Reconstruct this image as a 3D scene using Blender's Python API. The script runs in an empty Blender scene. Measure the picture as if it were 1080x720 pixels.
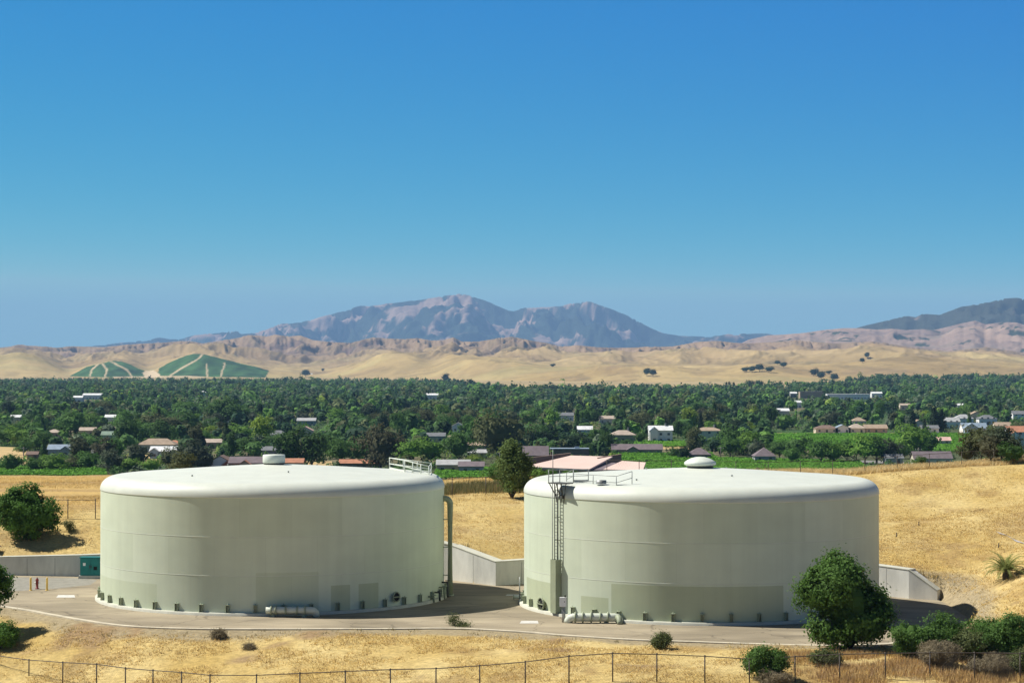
import bpy, bmesh, math, random
import numpy as np
from mathutils import Vector, Matrix
R = math.radians
SC = bpy.context.scene
COL = SC.collection
random.seed(7)
RNG = np.random.default_rng(11)

# ------------------------------------------------------------------ camera
F, CX, HY = 2200.0, 540.0, 385.0          # focal length and horizon of the 1080 x 720 photograph, pixels
CAMZ = 21.594
cam_data = bpy.data.cameras.new('camera')
cam = bpy.data.objects.new('camera', cam_data)
COL.objects.link(cam)
cam.location = (0, 0, CAMZ)
cam.rotation_euler = (R(90) + math.atan((HY - 360) / F), 0, 0)
cam_data.sensor_width = 36
cam_data.lens = 36 * F / 1080
cam_data.clip_start = 1.0
cam_data.clip_end = 80000
SC.camera = cam

# ------------------------------------------------------------------ light
SUN_EL = R(51)
SUN_H = Vector((-math.cos(R(15.5)), math.sin(R(15.5))))
world = bpy.data.worlds.new('World')
SC.world = world
world.use_nodes = True
wn, wl = world.node_tree.nodes, world.node_tree.links
bg = wn['Background']
sky = wn.new('ShaderNodeTexSky')
sky.sky_type = 'NISHITA'
sky.sun_disc = False
sky.sun_elevation = SUN_EL
sky.sun_rotation = math.atan2(SUN_H.x, SUN_H.y)
sky.altitude = 900
sky.air_density = 0.85
sky.dust_density = 0.0
sky.ozone_density = 4.0
tc = wn.new('ShaderNodeTexCoord')
mp = wn.new('ShaderNodeMapping')
mp.inputs['Scale'].default_value = (1, 1, 3.0)
wl.new(tc.outputs['Generated'], mp.inputs['Vector'])
wl.new(mp.outputs['Vector'], sky.inputs['Vector'])
# deepen the summer sky near the horizon band (polarised blue), leave the dome overhead natural
sep = wn.new('ShaderNodeSeparateColor'); wl.new(sky.outputs['Color'], sep.inputs[0])
cmb = wn.new('ShaderNodeCombineColor')
for i, (g, k, fl) in enumerate(((3.3, 0.082, 0.003), (1.0, 1.05, 0), (0.15, 3.7, 0))):
    pw = wn.new('ShaderNodeMath'); pw.operation = 'POWER'; pw.inputs[1].default_value = g
    ml = wn.new('ShaderNodeMath'); ml.operation = 'MULTIPLY'; ml.inputs[1].default_value = k
    mxm = wn.new('ShaderNodeMath'); mxm.operation = 'MAXIMUM'; mxm.inputs[1].default_value = fl
    mnm = wn.new('ShaderNodeMath'); mnm.operation = 'MINIMUM'; mnm.inputs[1].default_value = (2.75, 4.4, 9.0)[i]
    wl.new(sep.outputs[i], mnm.inputs[0]); wl.new(mnm.outputs[0], pw.inputs[0]); wl.new(pw.outputs[0], ml.inputs[0]); wl.new(ml.outputs[0], mxm.inputs[0]); wl.new(mxm.outputs[0], cmb.inputs[i])
spx = wn.new('ShaderNodeSeparateXYZ'); wl.new(tc.outputs['Generated'], spx.inputs[0])
mrr = wn.new('ShaderNodeMapRange'); mrr.inputs['From Min'].default_value = 0.2; mrr.inputs['From Max'].default_value = 0.5
wl.new(spx.outputs['Z'], mrr.inputs['Value'])
mxc = wn.new('ShaderNodeMix'); mxc.data_type = 'RGBA'
wl.new(mrr.outputs['Result'], mxc.inputs[0]); wl.new(cmb.outputs[0], mxc.inputs[6]); dm = wn.new('ShaderNodeVectorMath'); dm.operation = 'SCALE'; dm.inputs['Scale'].default_value = 0.33
wl.new(sky.outputs['Color'], dm.inputs[0]); wl.new(dm.outputs[0], mxc.inputs[7])
wl.new(mxc.outputs[2], bg.inputs['Color'])
bg.inputs['Strength'].default_value = 0.10
sd = bpy.data.lights.new('sun', 'SUN')
sd.energy = 5.0
sd.angle = R(0.53)
sd.color = (1.0, 0.965, 0.90)
sun = bpy.data.objects.new('sun', sd)
COL.objects.link(sun)
ce = math.cos(SUN_EL)
sun.rotation_euler = Vector((SUN_H.x * ce, SUN_H.y * ce, math.sin(SUN_EL))).to_track_quat('Z', 'Y').to_euler()
SC.view_settings.view_transform = 'Standard'
SC.view_settings.look = 'None'
SC.view_settings.gamma = 1
SC.view_settings.exposure = 0.5
SC.render.engine = 'CYCLES'
SC.cycles.max_bounces = 6
SC.cycles.diffuse_bounces = 3
SC.cycles.transparent_max_bounces = 8
SC.cycles.use_denoising = True

# ------------------------------------------------------------------ helpers
def pt(px, py, d):
    return Vector(((px - CX) / F * d, d, CAMZ - (py - HY) * d / F))
def on(px, py, z=0.0):
    d = F * (CAMZ - z) / (py - HY)
    return Vector(((px - CX) / F * d, d, z))

def tag(o, label=None, cat=None, group=None, kind=None):
    if label: o['label'] = label
    if cat: o['category'] = cat
    if group: o['group'] = group
    if kind: o['kind'] = kind
    return o
def empty(name, loc=(0, 0, 0), rz=0):
    o = bpy.data.objects.new(name, None)
    o.location = loc
    o.rotation_euler = (0, 0, rz)
    COL.objects.link(o)
    return o
def link(name, me, parent=None, loc=None):
    o = bpy.data.objects.new(name, me)
    COL.objects.link(o)
    if parent: o.parent = parent
    if loc is not None: o.location = loc
    return o
def children(o):
    return [c for c in bpy.data.objects if c.parent == o]

def np_mesh(name, V, Fc, mats, smooth=False, colors=None, mi=None):
    """V (n,3); Fc (m,k) faces all of k corners"""
    V = np.asarray(V, np.float32); Fc = np.asarray(Fc, np.int32)
    me = bpy.data.meshes.new(name)
    n, (m, k) = len(V), Fc.shape
    me.vertices.add(n); me.vertices.foreach_set('co', V.ravel())
    me.loops.add(m * k); me.loops.foreach_set('vertex_index', Fc.ravel())
    me.polygons.add(m)
    me.polygons.foreach_set('loop_start', np.arange(0, m * k, k, dtype=np.int32))
    me.polygons.foreach_set('loop_total', np.full(m, k, np.int32))
    if mi is not None: me.polygons.foreach_set('material_index', np.asarray(mi, np.int32))
    me.polygons.foreach_set('use_smooth', np.full(m, smooth, bool))
    for x in (mats if isinstance(mats, (list, tuple)) else [mats]): me.materials.append(x)
    if colors is not None:
        a = me.color_attributes.new('cover', 'FLOAT_COLOR', 'POINT')
        c = np.ones((n, 4), np.float32); c[:, :3] = colors
        a.data.foreach_set('color', c.ravel())
    me.update(); me.validate()
    return me

class MB:
    """collects boxes, tubes, lathes into ONE mesh"""
    def __init__(s): s.v = []; s.f = []; s.m = []; s.sm = []
    def add(s, vs, fs, mi=0, sm=False):
        b = len(s.v); s.v += [tuple(v) for v in vs]
        for f in fs: s.f.append(tuple(b + i for i in f)); s.m.append(mi); s.sm.append(sm)
        return s
    def box(s, c, size, rz=0, mi=0, M=None):
        hx, hy, hz = size[0] / 2, size[1] / 2, size[2] / 2
        cs, sn = math.cos(rz), math.sin(rz)
        vs = []
        for z in (-hz, hz):
            for x, y in ((-hx, -hy), (hx, -hy), (hx, hy), (-hx, hy)):
                p = Vector((c[0] + x * cs - y * sn, c[1] + x * sn + y * cs, c[2] + z))
                vs.append(M @ p if M else p)
        return s.add(vs, [(0, 3, 2, 1), (4, 5, 6, 7), (0, 1, 5, 4), (1, 2, 6, 5), (2, 3, 7, 6), (3, 0, 4, 7)], mi)
    def tube(s, pts, r, n=8, mi=0, r2=None, cap=True):
        pts = [Vector(p) for p in pts]
        rings = []; up = Vector((0, 0, 1))
        for i, p in enumerate(pts):
            t = (pts[min(i + 1, len(pts) - 1)] - pts[max(i - 1, 0)]).normalized()
            a = t.cross(up)
            if a.length < 1e-3: a = t.cross(Vector((0, 1, 0)))
            if i and a.dot(pa) < 0: a = -a
            a.normalize(); pa = a; b = t.cross(a)
            rr = r if r2 is None else r + (r2 - r) * i / (len(pts) - 1)
            rings.append([p + (a * math.cos(2 * math.pi * k / n) + b * math.sin(2 * math.pi * k / n)) * rr for k in range(n)])
        vs = [v for g in rings for v in g]; fs = []
        for i in range(len(pts) - 1):
            for k in range(n):
                fs.append((i * n + k, i * n + (k + 1) % n, (i + 1) * n + (k + 1) % n, (i + 1) * n + k))
        s.add(vs, fs, mi, n > 5)
        if cap:
            b = len(s.v) - len(vs)
            s.f.append(tuple(b + k for k in range(n))[::-1]); s.m.append(mi); s.sm.append(False)
            s.f.append(tuple(b + (len(pts) - 1) * n + k for k in range(n))); s.m.append(mi); s.sm.append(False)
        return s
    def lathe(s, prof, n=32, c=(0, 0, 0), mi=0, sm=True):
        vs = []; fs = []
        for r, z in prof:
            for k in range(n):
                a = 2 * math.pi * k / n
                vs.append((c[0] + r * math.cos(a), c[1] + r * math.sin(a), c[2] + z))
        for i in range(len(prof) - 1):
            for k in range(n):
                fs.append((i * n + k, i * n + (k + 1) % n, (i + 1) * n + (k + 1) % n, (i + 1) * n + k))
        return s.add(vs, fs, mi, sm)
    def prism(s, poly, z0, z1, mi=0):
        n = len(poly)
        vs = [(x, y, z0) for x, y in poly] + [(x, y, z1) for x, y in poly]
        fs = [tuple(range(n))[::-1], tuple(range(n, 2 * n))] + [(i, (i + 1) % n, n + (i + 1) % n, n + i) for i in range(n)]
        return s.add(vs, fs, mi)
    def mesh(s, name, mats):
        me = bpy.data.meshes.new(name)
        me.from_pydata(s.v, [], s.f)
        for x in (mats if isinstance(mats, (list, tuple)) else [mats]): me.materials.append(x)
        me.polygons.foreach_set('material_index', s.m)
        me.polygons.foreach_set('use_smooth', s.sm)
        me.update()
        return me
    def build(s, name, mats, parent=None, loc=None):
        return link(name, s.mesh(name, mats), parent, loc)

# --- lattice noise
_T = RNG.random((512, 512)).astype(np.float64)
def vn(x, y):
    xi = np.floor(x).astype(int); yi = np.floor(y).astype(int)
    fx = x - xi; fy = y - yi
    fx = fx * fx * fx * (fx * (fx * 6 - 15) + 10); fy = fy * fy * fy * (fy * (fy * 6 - 15) + 10)
    g = lambda a, b: _T[a & 511, b & 511]
    return (g(xi, yi) * (1 - fx) + g(xi + 1, yi) * fx) * (1 - fy) + (g(xi, yi + 1) * (1 - fx) + g(xi + 1, yi + 1) * fx) * fy
def fbm(x, y, o=4, lac=2.03, g=0.5):
    t = 0; a = 1; s = 0
    for i in range(o):
        t = t + a * (vn(x + 17.3 * i, y - 9.1 * i) * 2 - 1); s += a
        x = x * lac; y = y * lac; a *= g
    return t / s
def ridged(x, y, o=4, lac=2.1, g=0.5):
    t = 0; a = 1; s = 0
    for i in range(o):
        t = t + a * (1 - np.abs(vn(x + 31.7 * i, y + 5.3 * i) * 2 - 1)); s += a
        x = x * lac; y = y * lac; a *= g
    return t / s
def sstep(a, b, x):
    t = np.clip((x - a) / (b - a), 0, 1); return t * t * (3 - 2 * t)

# --- materials
def srgb(r, g, b):
    f = lambda c: (c / 255 / 12.92) if c <= 10 else ((c / 255 + 0.055) / 1.055) ** 2.4
    return (f(r), f(g), f(b))
def mat(name, col, rough=0.85, var=0.15, scale=1.0, bump=0.0, bscale=None, attr=None, trans=0.0, metal=0.0, stretch=None, spec=0.3, rnd=0.0):
    m = bpy.data.materials.new(name); m.use_nodes = True
    nt = m.node_tree; N, L = nt.nodes, nt.links
    b = N['Principled BSDF']
    b.inputs['Roughness'].default_value = rough
    b.inputs['Metallic'].default_value = metal
    b.inputs['Specular IOR Level'].default_value = spec
    tcn = N.new('ShaderNodeTexCoord')
    src = tcn.outputs['Object']
    if stretch:
        mpn = N.new('ShaderNodeMapping'); mpn.inputs['Scale'].default_value = stretch
        L.new(src, mpn.inputs['Vector']); src = mpn.outputs['Vector']
    nz = N.new('ShaderNodeTexNoise'); nz.inputs['Scale'].default_value = scale; nz.inputs['Detail'].default_value = 6; nz.inputs['Roughness'].default_value = 0.62
    L.new(src, nz.inputs['Vector'])
    rmp = N.new('ShaderNodeMapRange')
    rmp.inputs['From Min'].default_value = 0.3; rmp.inputs['From Max'].default_value = 0.7
    rmp.inputs['To Min'].default_value = 1 - var; rmp.inputs['To Max'].default_value = 1 + var
    L.new(nz.outputs['Fac'], rmp.inputs['Value'])
    if attr:
        ca = N.new('ShaderNodeAttribute'); ca.attribute_name = attr; csrc = ca.outputs['Color']
    else:
        cr = N.new('ShaderNodeRGB'); cr.outputs[0].default_value = (*col, 1); csrc = cr.outputs[0]
    val = rmp.outputs['Result']
    if rnd:
        oi = N.new('ShaderNodeObjectInfo'); r2 = N.new('ShaderNodeMapRange')
        r2.inputs['To Min'].default_value = 1 - rnd; r2.inputs['To Max'].default_value = 1 + rnd
        L.new(oi.outputs['Random'], r2.inputs['Value'])
        mm = N.new('ShaderNodeMath'); mm.operation = 'MULTIPLY'
        L.new(val, mm.inputs[0]); L.new(r2.outputs['Result'], mm.inputs[1]); val = mm.outputs[0]
    vm = N.new('ShaderNodeVectorMath'); vm.operation = 'SCALE'
    L.new(csrc, vm.inputs[0]); L.new(val, vm.inputs['Scale'])
    L.new(vm.outputs[0], b.inputs['Base Color'])
    if bump:
        n2 = N.new('ShaderNodeTexNoise'); n2.inputs['Scale'].default_value = bscale or scale * 3; n2.inputs['Detail'].default_value = 5
        L.new(src, n2.inputs['Vector'])
        bp = N.new('ShaderNodeBump'); bp.inputs['Strength'].default_value = 1.0; bp.inputs['Distance'].default_value = bump
        L.new(n2.outputs['Fac'], bp.inputs['Height']); L.new(bp.outputs['Normal'], b.inputs['Normal'])
    if trans:
        tr = N.new('ShaderNodeBsdfTranslucent'); L.new(vm.outputs[0], tr.inputs['Color'])
        mx = N.new('ShaderNodeMixShader'); mx.inputs[0].default_value = trans
        L.new(b.outputs[0], mx.inputs[1]); L.new(tr.outputs[0], mx.inputs[2])
        L.new(mx.outputs[0], N['Material Output'].inputs['Surface'])
    return m

M = {}
M['paint'] = None
M['concrete'] = mat('concrete', (0.42, 0.41, 0.37), 0.9, 0.18, 0.7, 0.01, 6)
M['ring'] = mat('ring_concrete', (0.50, 0.49, 0.40), 0.9, 0.12, 1.5)
M['kerb'] = mat('kerb_concrete', (0.52, 0.46, 0.34), 0.9, 0.25, 0.8)
M['olive'] = mat('olive_paint', (0.30, 0.33, 0.22), 0.55, 0.1, 1.5)
M['cream'] = mat('cream_paint', (0.60, 0.63, 0.52), 0.5, 0.08, 1.5)
M['galv'] = mat('galvanised_steel', (0.30, 0.31, 0.29), 0.5, 0.15, 3, metal=0.3)
M['rail'] = mat('pale_rail_paint', (0.62, 0.65, 0.56), 0.5, 0.08, 3)
M['darksteel'] = mat('dark_steel', (0.07, 0.07, 0.06), 0.7, 0.2, 4)
M['black'] = mat('black_opening', (0.012, 0.012, 0.012), 0.8, 0.1, 2)
M['white'] = mat('white_paint', (0.80, 0.80, 0.78), 0.6, 0.06, 2)
M['yellow'] = mat('yellow_paint', (0.72, 0.48, 0.12), 0.6, 0.1, 3)
M['red'] = mat('red_paint', (0.20, 0.03, 0.025), 0.5, 0.1, 3)
M['teal'] = mat('teal_paint', (0.02, 0.19, 0.18), 0.45, 0.15, 1.5)
M['bark'] = mat('bark', (0.10, 0.08, 0.06), 0.95, 0.3, 3, 0.03)
M['fencewood'] = mat('weathered_steel', (0.10, 0.085, 0.07), 0.8, 0.2, 2)
M['mesh'] = mat('rusted_mesh_wire', (0.22, 0.19, 0.15), 0.7, 0.15, 2)
M['polewood'] = mat('pole_wood', (0.22, 0.19, 0.16), 0.9, 0.2, 1)
# ================================================================== THE GROUND
VZ = -18.4                                  # valley floor
_ctl = []
def c3(px, py, d): p = pt(px, py, d); _ctl.append(tuple(p))
def cw(x, y, z): _ctl.append((x, y, z))
for a in [(0, 586, 217), (50, 585.5, 218), (105, 585, 218), (30, 572, 224), (0, 551, 229), (73, 547.5, 229), (105, 545.5, 229), (0, 525, 272), (100, 525, 272), (0, 505, 325), (105, 505, 325),
          (478, 576, 210), (523, 592, 207.5), (551, 592.5, 211), (477, 523, 250), (512, 521, 250), (545, 520, 250), (500, 505.5, 290), (540, 504, 290), (510, 555, 228),
          (958, 602, 196), (930, 602, 200), (987, 627, 193.5), (823, 501, 262), (891, 504, 260), (959, 498.5, 260), (1027, 493, 260), (1080, 488, 262),
          (1000, 560, 222), (1000, 522, 245), (1060, 600, 192), (1080, 540, 230), (1030, 638, 180), (1080, 611, 184), (1080, 655, 167), (1045, 668, 164), (1080, 692, 156.5), (1000, 695, 153),
          (222, 741, 148.5), (271, 742, 147.5), (460, 734, 146.5), (554, 727, 146), (646, 718, 146), (743, 721, 146), (838, 720, 146), (950, 717, 147), (1080, 717, 148),
          (67, 722, 160.5), (30, 700, 166), (0, 655, 180), (-40, 650, 183)]:
    c3(*a)
for x, y, z in [(-27, 233, 4.2), (-25, 280, 4.3), (-25, 325, 3.2), (17, 216, 2.9), (17, 250, 6.4), (-90, 230, 3.0), (-90, 290, 4.2), (-95, 190, -1), (-90, 160, -5), (-60, 140, -6),
                (95, 262, 13.5), (100, 225, 11), (95, 190, 7), (90, 165, 4.5), (80, 145, 1.5), (60, 300, 5), (20, 300, 4.0), (100, 300, 8), (0, 325, 2.4), (60, 330, 0), (110, 330, 1),
                (-30, 125, -5), (0, 125, -4.5), (40, 125, -3), (-30, 100, -4), (40, 100, -3), (-60, 100, -5), (70, 105, -1)]:
    cw(x, y, z)
# the level yard, traced at its own height
PAD_FRONT = [(-90, 631), (-45, 633), (0, 638), (16, 640.3), (36, 643.3), (54, 646.8), (90, 653), (119, 657.3), (152, 660.2), (200, 661.8), (260, 662.3), (330, 662.3), (400, 662), (460, 661.6), (500, 662.3), (560, 665.8), (592, 668.6), (664, 673.2), (740, 676), (820, 678.6), (850, 679.3), (880, 679.6), (930, 678), (975, 673), (1005, 665.5), (1020, 656), (1019, 650), (1008, 643), (996, 635.5), (989, 632)]
def padz(x): return -0.65 * sstep(26, 38, np.asarray(x, float))
def onp(px, py):
    p = on(px, py)
    for _ in range(8): p = on(px, py, float(padz(p.x)))
    return p
pad = [onp(*p) for p in PAD_FRONT]
W2 = [Vector((-1.6, 204.8, 0)), Vector((6, 209.5, 0)), Vector((17, 211.6, 0)), Vector((27, 210.5, 0)), onp(958, 630.5), onp(988, 632.2)]
W1 = [Vector((-95, 214.5, 0)), on(0, 605.8), on(88, 607.3), Vector((-38, 214.0, 0)), Vector((-22, 217.5, 0)), Vector((-10, 212.5, 0)), Vector((-6.1, 210.0, 0)), Vector((-1.6, 204.8, 0))]
PAD = [(p.x, p.y) for p in pad] + [(p.x, p.y) for p in reversed(W2[:-1])] + [(p.x, p.y) for p in reversed(W1[:-1])]
for p in pad[::2]: _ctl.append(tuple(p))
for p in (Vector((-22, 196, 0)), Vector((17, 190, 0)), Vector((-2, 190, 0)), Vector((-40, 205, 0)), Vector((30, 180, -.1))): _ctl.append(tuple(p))
_c = np.array(_ctl); _X, _Z = _c[:, :2] / 50.0, _c[:, 2]
def _phi(r2): return np.where(r2 > 1e-12, 0.5 * r2 * np.log(np.maximum(r2, 1e-12)), 0)
_n = len(_c)
_A = np.zeros((_n + 3, _n + 3))
_A[:_n, :_n] = _phi(((_X[:, None] - _X[None]) ** 2).sum(-1)) + 0.004 * np.eye(_n)
_A[:_n, _n] = 1; _A[:_n, _n + 1:] = _X; _A[_n, :_n] = 1; _A[_n + 1:, :_n] = _X.T
_w = np.linalg.solve(_A, np.concatenate([_Z, np.zeros(3)]))
def _tps(x, y):
    x = np.asarray(x, float).ravel() / 50; y = np.asarray(y, float).ravel() / 50
    out = np.empty(len(x))
    for i in range(0, len(x), 20000):
        a, b = x[i:i + 20000], y[i:i + 20000]
        out[i:i + 20000] = _phi((a[:, None] - _X[:, 0]) ** 2 + (b[:, None] - _X[:, 1]) ** 2) @ _w[:_n] + _w[_n] + _w[_n + 1] * a + _w[_n + 2] * b
    return out
def seg_d(x, y, poly, closed=True):
    d = np.full(np.shape(x), 1e9)
    m = len(poly)
    for i in range(m if closed else m - 1):
        ax, ay = poly[i]; bx, by = poly[(i + 1) % m]
        L2 = (bx - ax) ** 2 + (by - ay) ** 2 + 1e-9
        t = np.clip(((x - ax) * (bx - ax) + (y - ay) * (by - ay)) / L2, 0, 1)
        d = np.minimum(d, np.hypot(x - ax - t * (bx - ax), y - ay - t * (by - ay)))
    return d
def inside(x, y, poly):
    r = np.zeros(np.shape(x), bool); m = len(poly)
    for i in range(m):
        ax, ay = poly[i]; bx, by = poly[(i + 1) % m]
        c = (ay > y) != (by > y)
        r ^= c & (x < (bx - ax) * (y - ay) / (by - ay + 1e-12) + ax)
    return r
def pad_sd(x, y):
    d = seg_d(x, y, PAD); return np.where(inside(x, y, PAD), -d, d)
WALLPTS = [(p.x, p.y) for p in W1] + [(p.x, p.y) for p in W2[1:]]
def ground_z(x, y, detail=True):
    shp = np.shape(x)
    x = np.asarray(x, float).ravel(); y = np.asarray(y, float).ravel()
    xc = np.clip(x, -92, 92); yc = np.clip(y, 100, 322)
    z = _tps(xc, yc)
    if detail:
        z = z + 0.22 * fbm(x / 7.0, y / 7.0, 4) + 0.5 * fbm(x / 26.0 + 5, y / 26.0, 3) * sstep(212, 245, y)
    sd = pad_sd(x, y)
    inner = sstep(1.6, -0.1, sd)                                     # soft shoulder outside the yard
    front = sstep(212, 200, y + 0.0 * x)
    # behind the retaining wall the bank starts at full height
    behind = (y > 200) & (seg_d(x, y, WALLPTS, False) < 8) & (sd > 0)
    behind |= (x > 28) & (y > 190) & (sd > 0) & (x < on(986, 632).x)
    inner = np.where(behind, 0.0, inner)
    pz_ = padz(x) - 0.06
    z = np.where(sd <= 0.5, pz_, z * (1 - inner) + pz_ * inner)
    far = sstep(325, 560, y)
    z = z * (1 - far) + VZ * far
    hx = sstep(100, 600, np.abs(x))                                  # sideways the hill runs down too
    z = z * (1 - hx) + VZ * hx
    near = sstep(95, 5, y)                                           # the hill the camera stands on
    z = z * (1 - near) + (CAMZ - 1.7 - 0.08 * np.abs(x) - 0.26 * np.clip(y, 0, 100)) * near
    z = z + 11 * np.exp(-((x - 880) / 420) ** 2 - ((y - 4100) / 700) ** 2)
    return z.reshape(shp)
def gz(x, y): return float(ground_z(np.array([x]), np.array([y]))[0])
def drop(px, py, d=None, z0=0.0):
    """the ground point seen at a pixel: march along its ray"""
    ds = np.concatenate([np.arange(138, 420, 0.5), np.arange(420, 9000, 4.0)])
    X = (px - CX) / F * ds; Zr = CAMZ - (py - HY) * ds / F
    g = ground_z(X, ds)
    k = np.argmax(Zr <= g)
    return Vector((X[k], ds[k], g[k]))

# ---- ground sheet
def axis(a, b, step, lo, hi, grow=1.13):
    c = list(np.arange(a, b + 1e-6, step))
    s = step; v = b
    while v < hi: s *= grow; v += s; c.append(v)
    s = step; v = a; pre = []
    while v > lo: s *= grow; v -= s; pre.append(v)
    return np.array(pre[::-1] + c)
gx = axis(-66, 66, 0.42, -15500, 15500, 1.1); gy = axis(138, 290, 0.42, -600, 13500, 1.06)
GX, GY = np.meshgrid(gx, gy)
GZ = ground_z(GX, GY)
WL = [(-900, 5600), (440, 5200), (500, 3700), (550, 3150), (790, 3150), (860, 3500), (930, 4200), (1900, 4300)]
def wood_limit(px): return np.interp(px, [a for a, _ in WL], [b for _, b in WL])
# cover colours: dry grass, gravel verge, bare earth, valley soil and lawns
def cover(X, Y):
    sd = pad_sd(X, Y)
    gold = np.array([0.42, 0.295, 0.10]); straw = np.array([0.54, 0.415, 0.18]); brown = np.array([0.27, 0.17, 0.07])
    gravel = np.array([0.31, 0.25, 0.15]); dirt = np.array([0.36, 0.27, 0.18])
    n1 = np.clip(0.5 + 0.9 * fbm(X / 5, Y / 9, 5), 0, 1)[..., None]
    n2 = sstep(0.12, 0.5, fbm(X / 3.1 + 40, Y / 5 + 7, 5))[..., None]
    C = gold * (1 - n1) + straw * n1
    C = C * (1 - 0.55 * n2) + brown * 0.55 * n2
    g2 = sstep(0.1, 0.45, fbm(X / 9 + 3, Y / 14 + 70, 4))[..., None] * (Y > 212)[..., None] * 0.35   # grey-brown thatch on the bank
    C = C * (1 - g2) + np.array([0.33, 0.24, 0.12]) * g2
    # gravel verge along the road's front edge
    w = 2.8 + 1.6 * fbm(X / 6, Y / 6, 3)
    v = ((sd > -0.5) * sstep(w + 1.4, w - 0.6, sd) * (Y < 205))[..., None]
    C = C * (1 - v) + gravel * v
    # bare bank at the lower right, under the bushes
    b = (sstep(0.35, 0.75, fbm(X / 4, Y / 4 + 9, 3) + sstep(36, 40, X) * sstep(173, 168, Y)) * (Y < 178))[..., None]
    C = C * (1 - b) + np.array([0.28, 0.19, 0.10]) * b
    # field behind the left tank: tan with paler mown band
    fl = (sstep(231, 236, Y) * sstep(-20, -30, X))[..., None]
    m = (0.5 + 0.5 * np.sin(Y / 3.4 + 2 * fbm(X / 20, Y / 20, 2)))[..., None]
    C = C * (1 - fl) + (np.array([0.36, 0.24, 0.10]) * (1 - m) + np.array([0.50, 0.34, 0.12]) * m) * fl
    # valley
    f = sstep(330, 400, Y)[..., None]
    n3 = fbm(X / 60, Y / 90, 4)[..., None]
    soil = np.array([0.075, 0.085, 0.04]); lawn = np.array([0.05, 0.095, 0.03]); tan = np.array([0.16, 0.14, 0.08])
    k1 = sstep(0.12, 0.3, n3); k2 = sstep(-0.2, 0.05, n3)
    V = (lawn * (1 - k2) + soil * k2) * (1 - k1) + tan * k1
    C = C * (1 - f) + V * f
    wl = wood_limit(CX + F * X / np.maximum(Y, 50)) + 120 * fbm(X / 150, Y / 150, 3)
    far = sstep(0, 160, Y - wl)[..., None]
    C = C * (1 - far) + np.array([0.42, 0.32, 0.16]) * (0.85 + 0.3 * fbm(X / 130, Y / 200, 3)[..., None]) * far
    return C
M['ground'] = mat('dry_grass_ground', (1, 1, 1), 0.95, 0.28, 2.3, 0.07, 5.5, attr='cover', spec=0.1)
nx, ny = len(gx), len(gy)
idx = np.arange(nx * ny).reshape(ny, nx)
q = np.stack([idx[:-1, :-1], idx[:-1, 1:], idx[1:, 1:], idx[1:, :-1]], -1).reshape(-1, 4)
ground = link('ground', np_mesh('ground', np.stack([GX, GY, GZ], -1).reshape(-1, 3), q, M['ground'], True, cover(GX, GY).reshape(-1, 3)))
tag(ground, 'golden dry-grass hillside running down to the green valley floor', 'ground', kind='structure')

# ---- the yard
M['asphalt'] = mat('worn_asphalt', (0.30, 0.25, 0.17), 0.9, 0.24, 0.45, 0.01, 12, spec=0.2, stretch=(0.3, 1, 1))
def crack(m, sc, width, dark):
    nt = m.node_tree; N, L = nt.nodes, nt.links; b = N['Principled BSDF']; src = b.inputs['Base Color'].links[0].from_socket
    t = N.new('ShaderNodeTexCoord'); nz = N.new('ShaderNodeTexNoise'); nz.inputs['Scale'].default_value = 0.6; nz.inputs['Detail'].default_value = 4
    L.new(t.outputs['Object'], nz.inputs['Vector']); ad = N.new('ShaderNodeVectorMath'); ad.operation = 'MULTIPLY_ADD'; ad.inputs[1].default_value = (1.6, 1.6, 0)
    L.new(nz.outputs['Color'], ad.inputs[0]); L.new(t.outputs['Object'], ad.inputs[2])
    vo = N.new('ShaderNodeTexVoronoi'); vo.feature = 'DISTANCE_TO_EDGE'; vo.inputs['Scale'].default_value = sc; L.new(ad.outputs[0], vo.inputs['Vector'])
    r = N.new('ShaderNodeMapRange'); r.inputs['From Min'].default_value = 0; r.inputs['From Max'].default_value = width; r.inputs['To Min'].default_value = dark; L.new(vo.outputs['Distance'], r.inputs['Value'])
    n2 = N.new('ShaderNodeTexNoise'); n2.inputs['Scale'].default_value = 0.09; n2.inputs['Detail'].default_value = 3; L.new(t.outputs['Object'], n2.inputs['Vector'])
    r2 = N.new('ShaderNodeMapRange'); r2.inputs['From Min'].default_value = 0.42; r2.inputs['From Max'].default_value = 0.58; r2.inputs['To Min'].default_value = 0.84; r2.inputs['To Max'].default_value = 1.1; L.new(n2.outputs['Fac'], r2.inputs['Value'])
    mm = N.new('ShaderNodeMath'); mm.operation = 'MULTIPLY'; L.new(r.outputs[0], mm.inputs[0]); L.new(r2.outputs[0], mm.inputs[1])
    sc_ = N.new('ShaderNodeVectorMath'); sc_.operation = 'SCALE'; L.new(src, sc_.inputs[0]); L.new(mm.outputs[0], sc_.inputs['Scale']); L.new(sc_.outputs[0], b.inputs['Base Color'])
crack(M['asphalt'], 0.13, 0.012, 0.62)
pm = MB(); pm.prism(PAD, -0.9, 0.0)
_me = pm.mesh('yard_pavement', M['asphalt'])
_bm = bmesh.new(); _bm.from_mesh(_me); bmesh.ops.triangulate(_bm, faces=_bm.faces[:])
for _x in np.arange(25, 43, 0.75):
    bmesh.ops.bisect_plane(_bm, geom=_bm.verts[:] + _bm.edges[:] + _bm.faces[:], plane_co=(_x, 0, 0), plane_no=(1, 0, 0))
for _v in _bm.verts: _v.co.z += float(padz(_v.co.x))
_bm.to_mesh(_me); _bm.free()
yard = link('yard_pavement', _me)
tag(yard, 'worn brown asphalt yard and road around both tanks', 'road', kind='structure')
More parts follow.
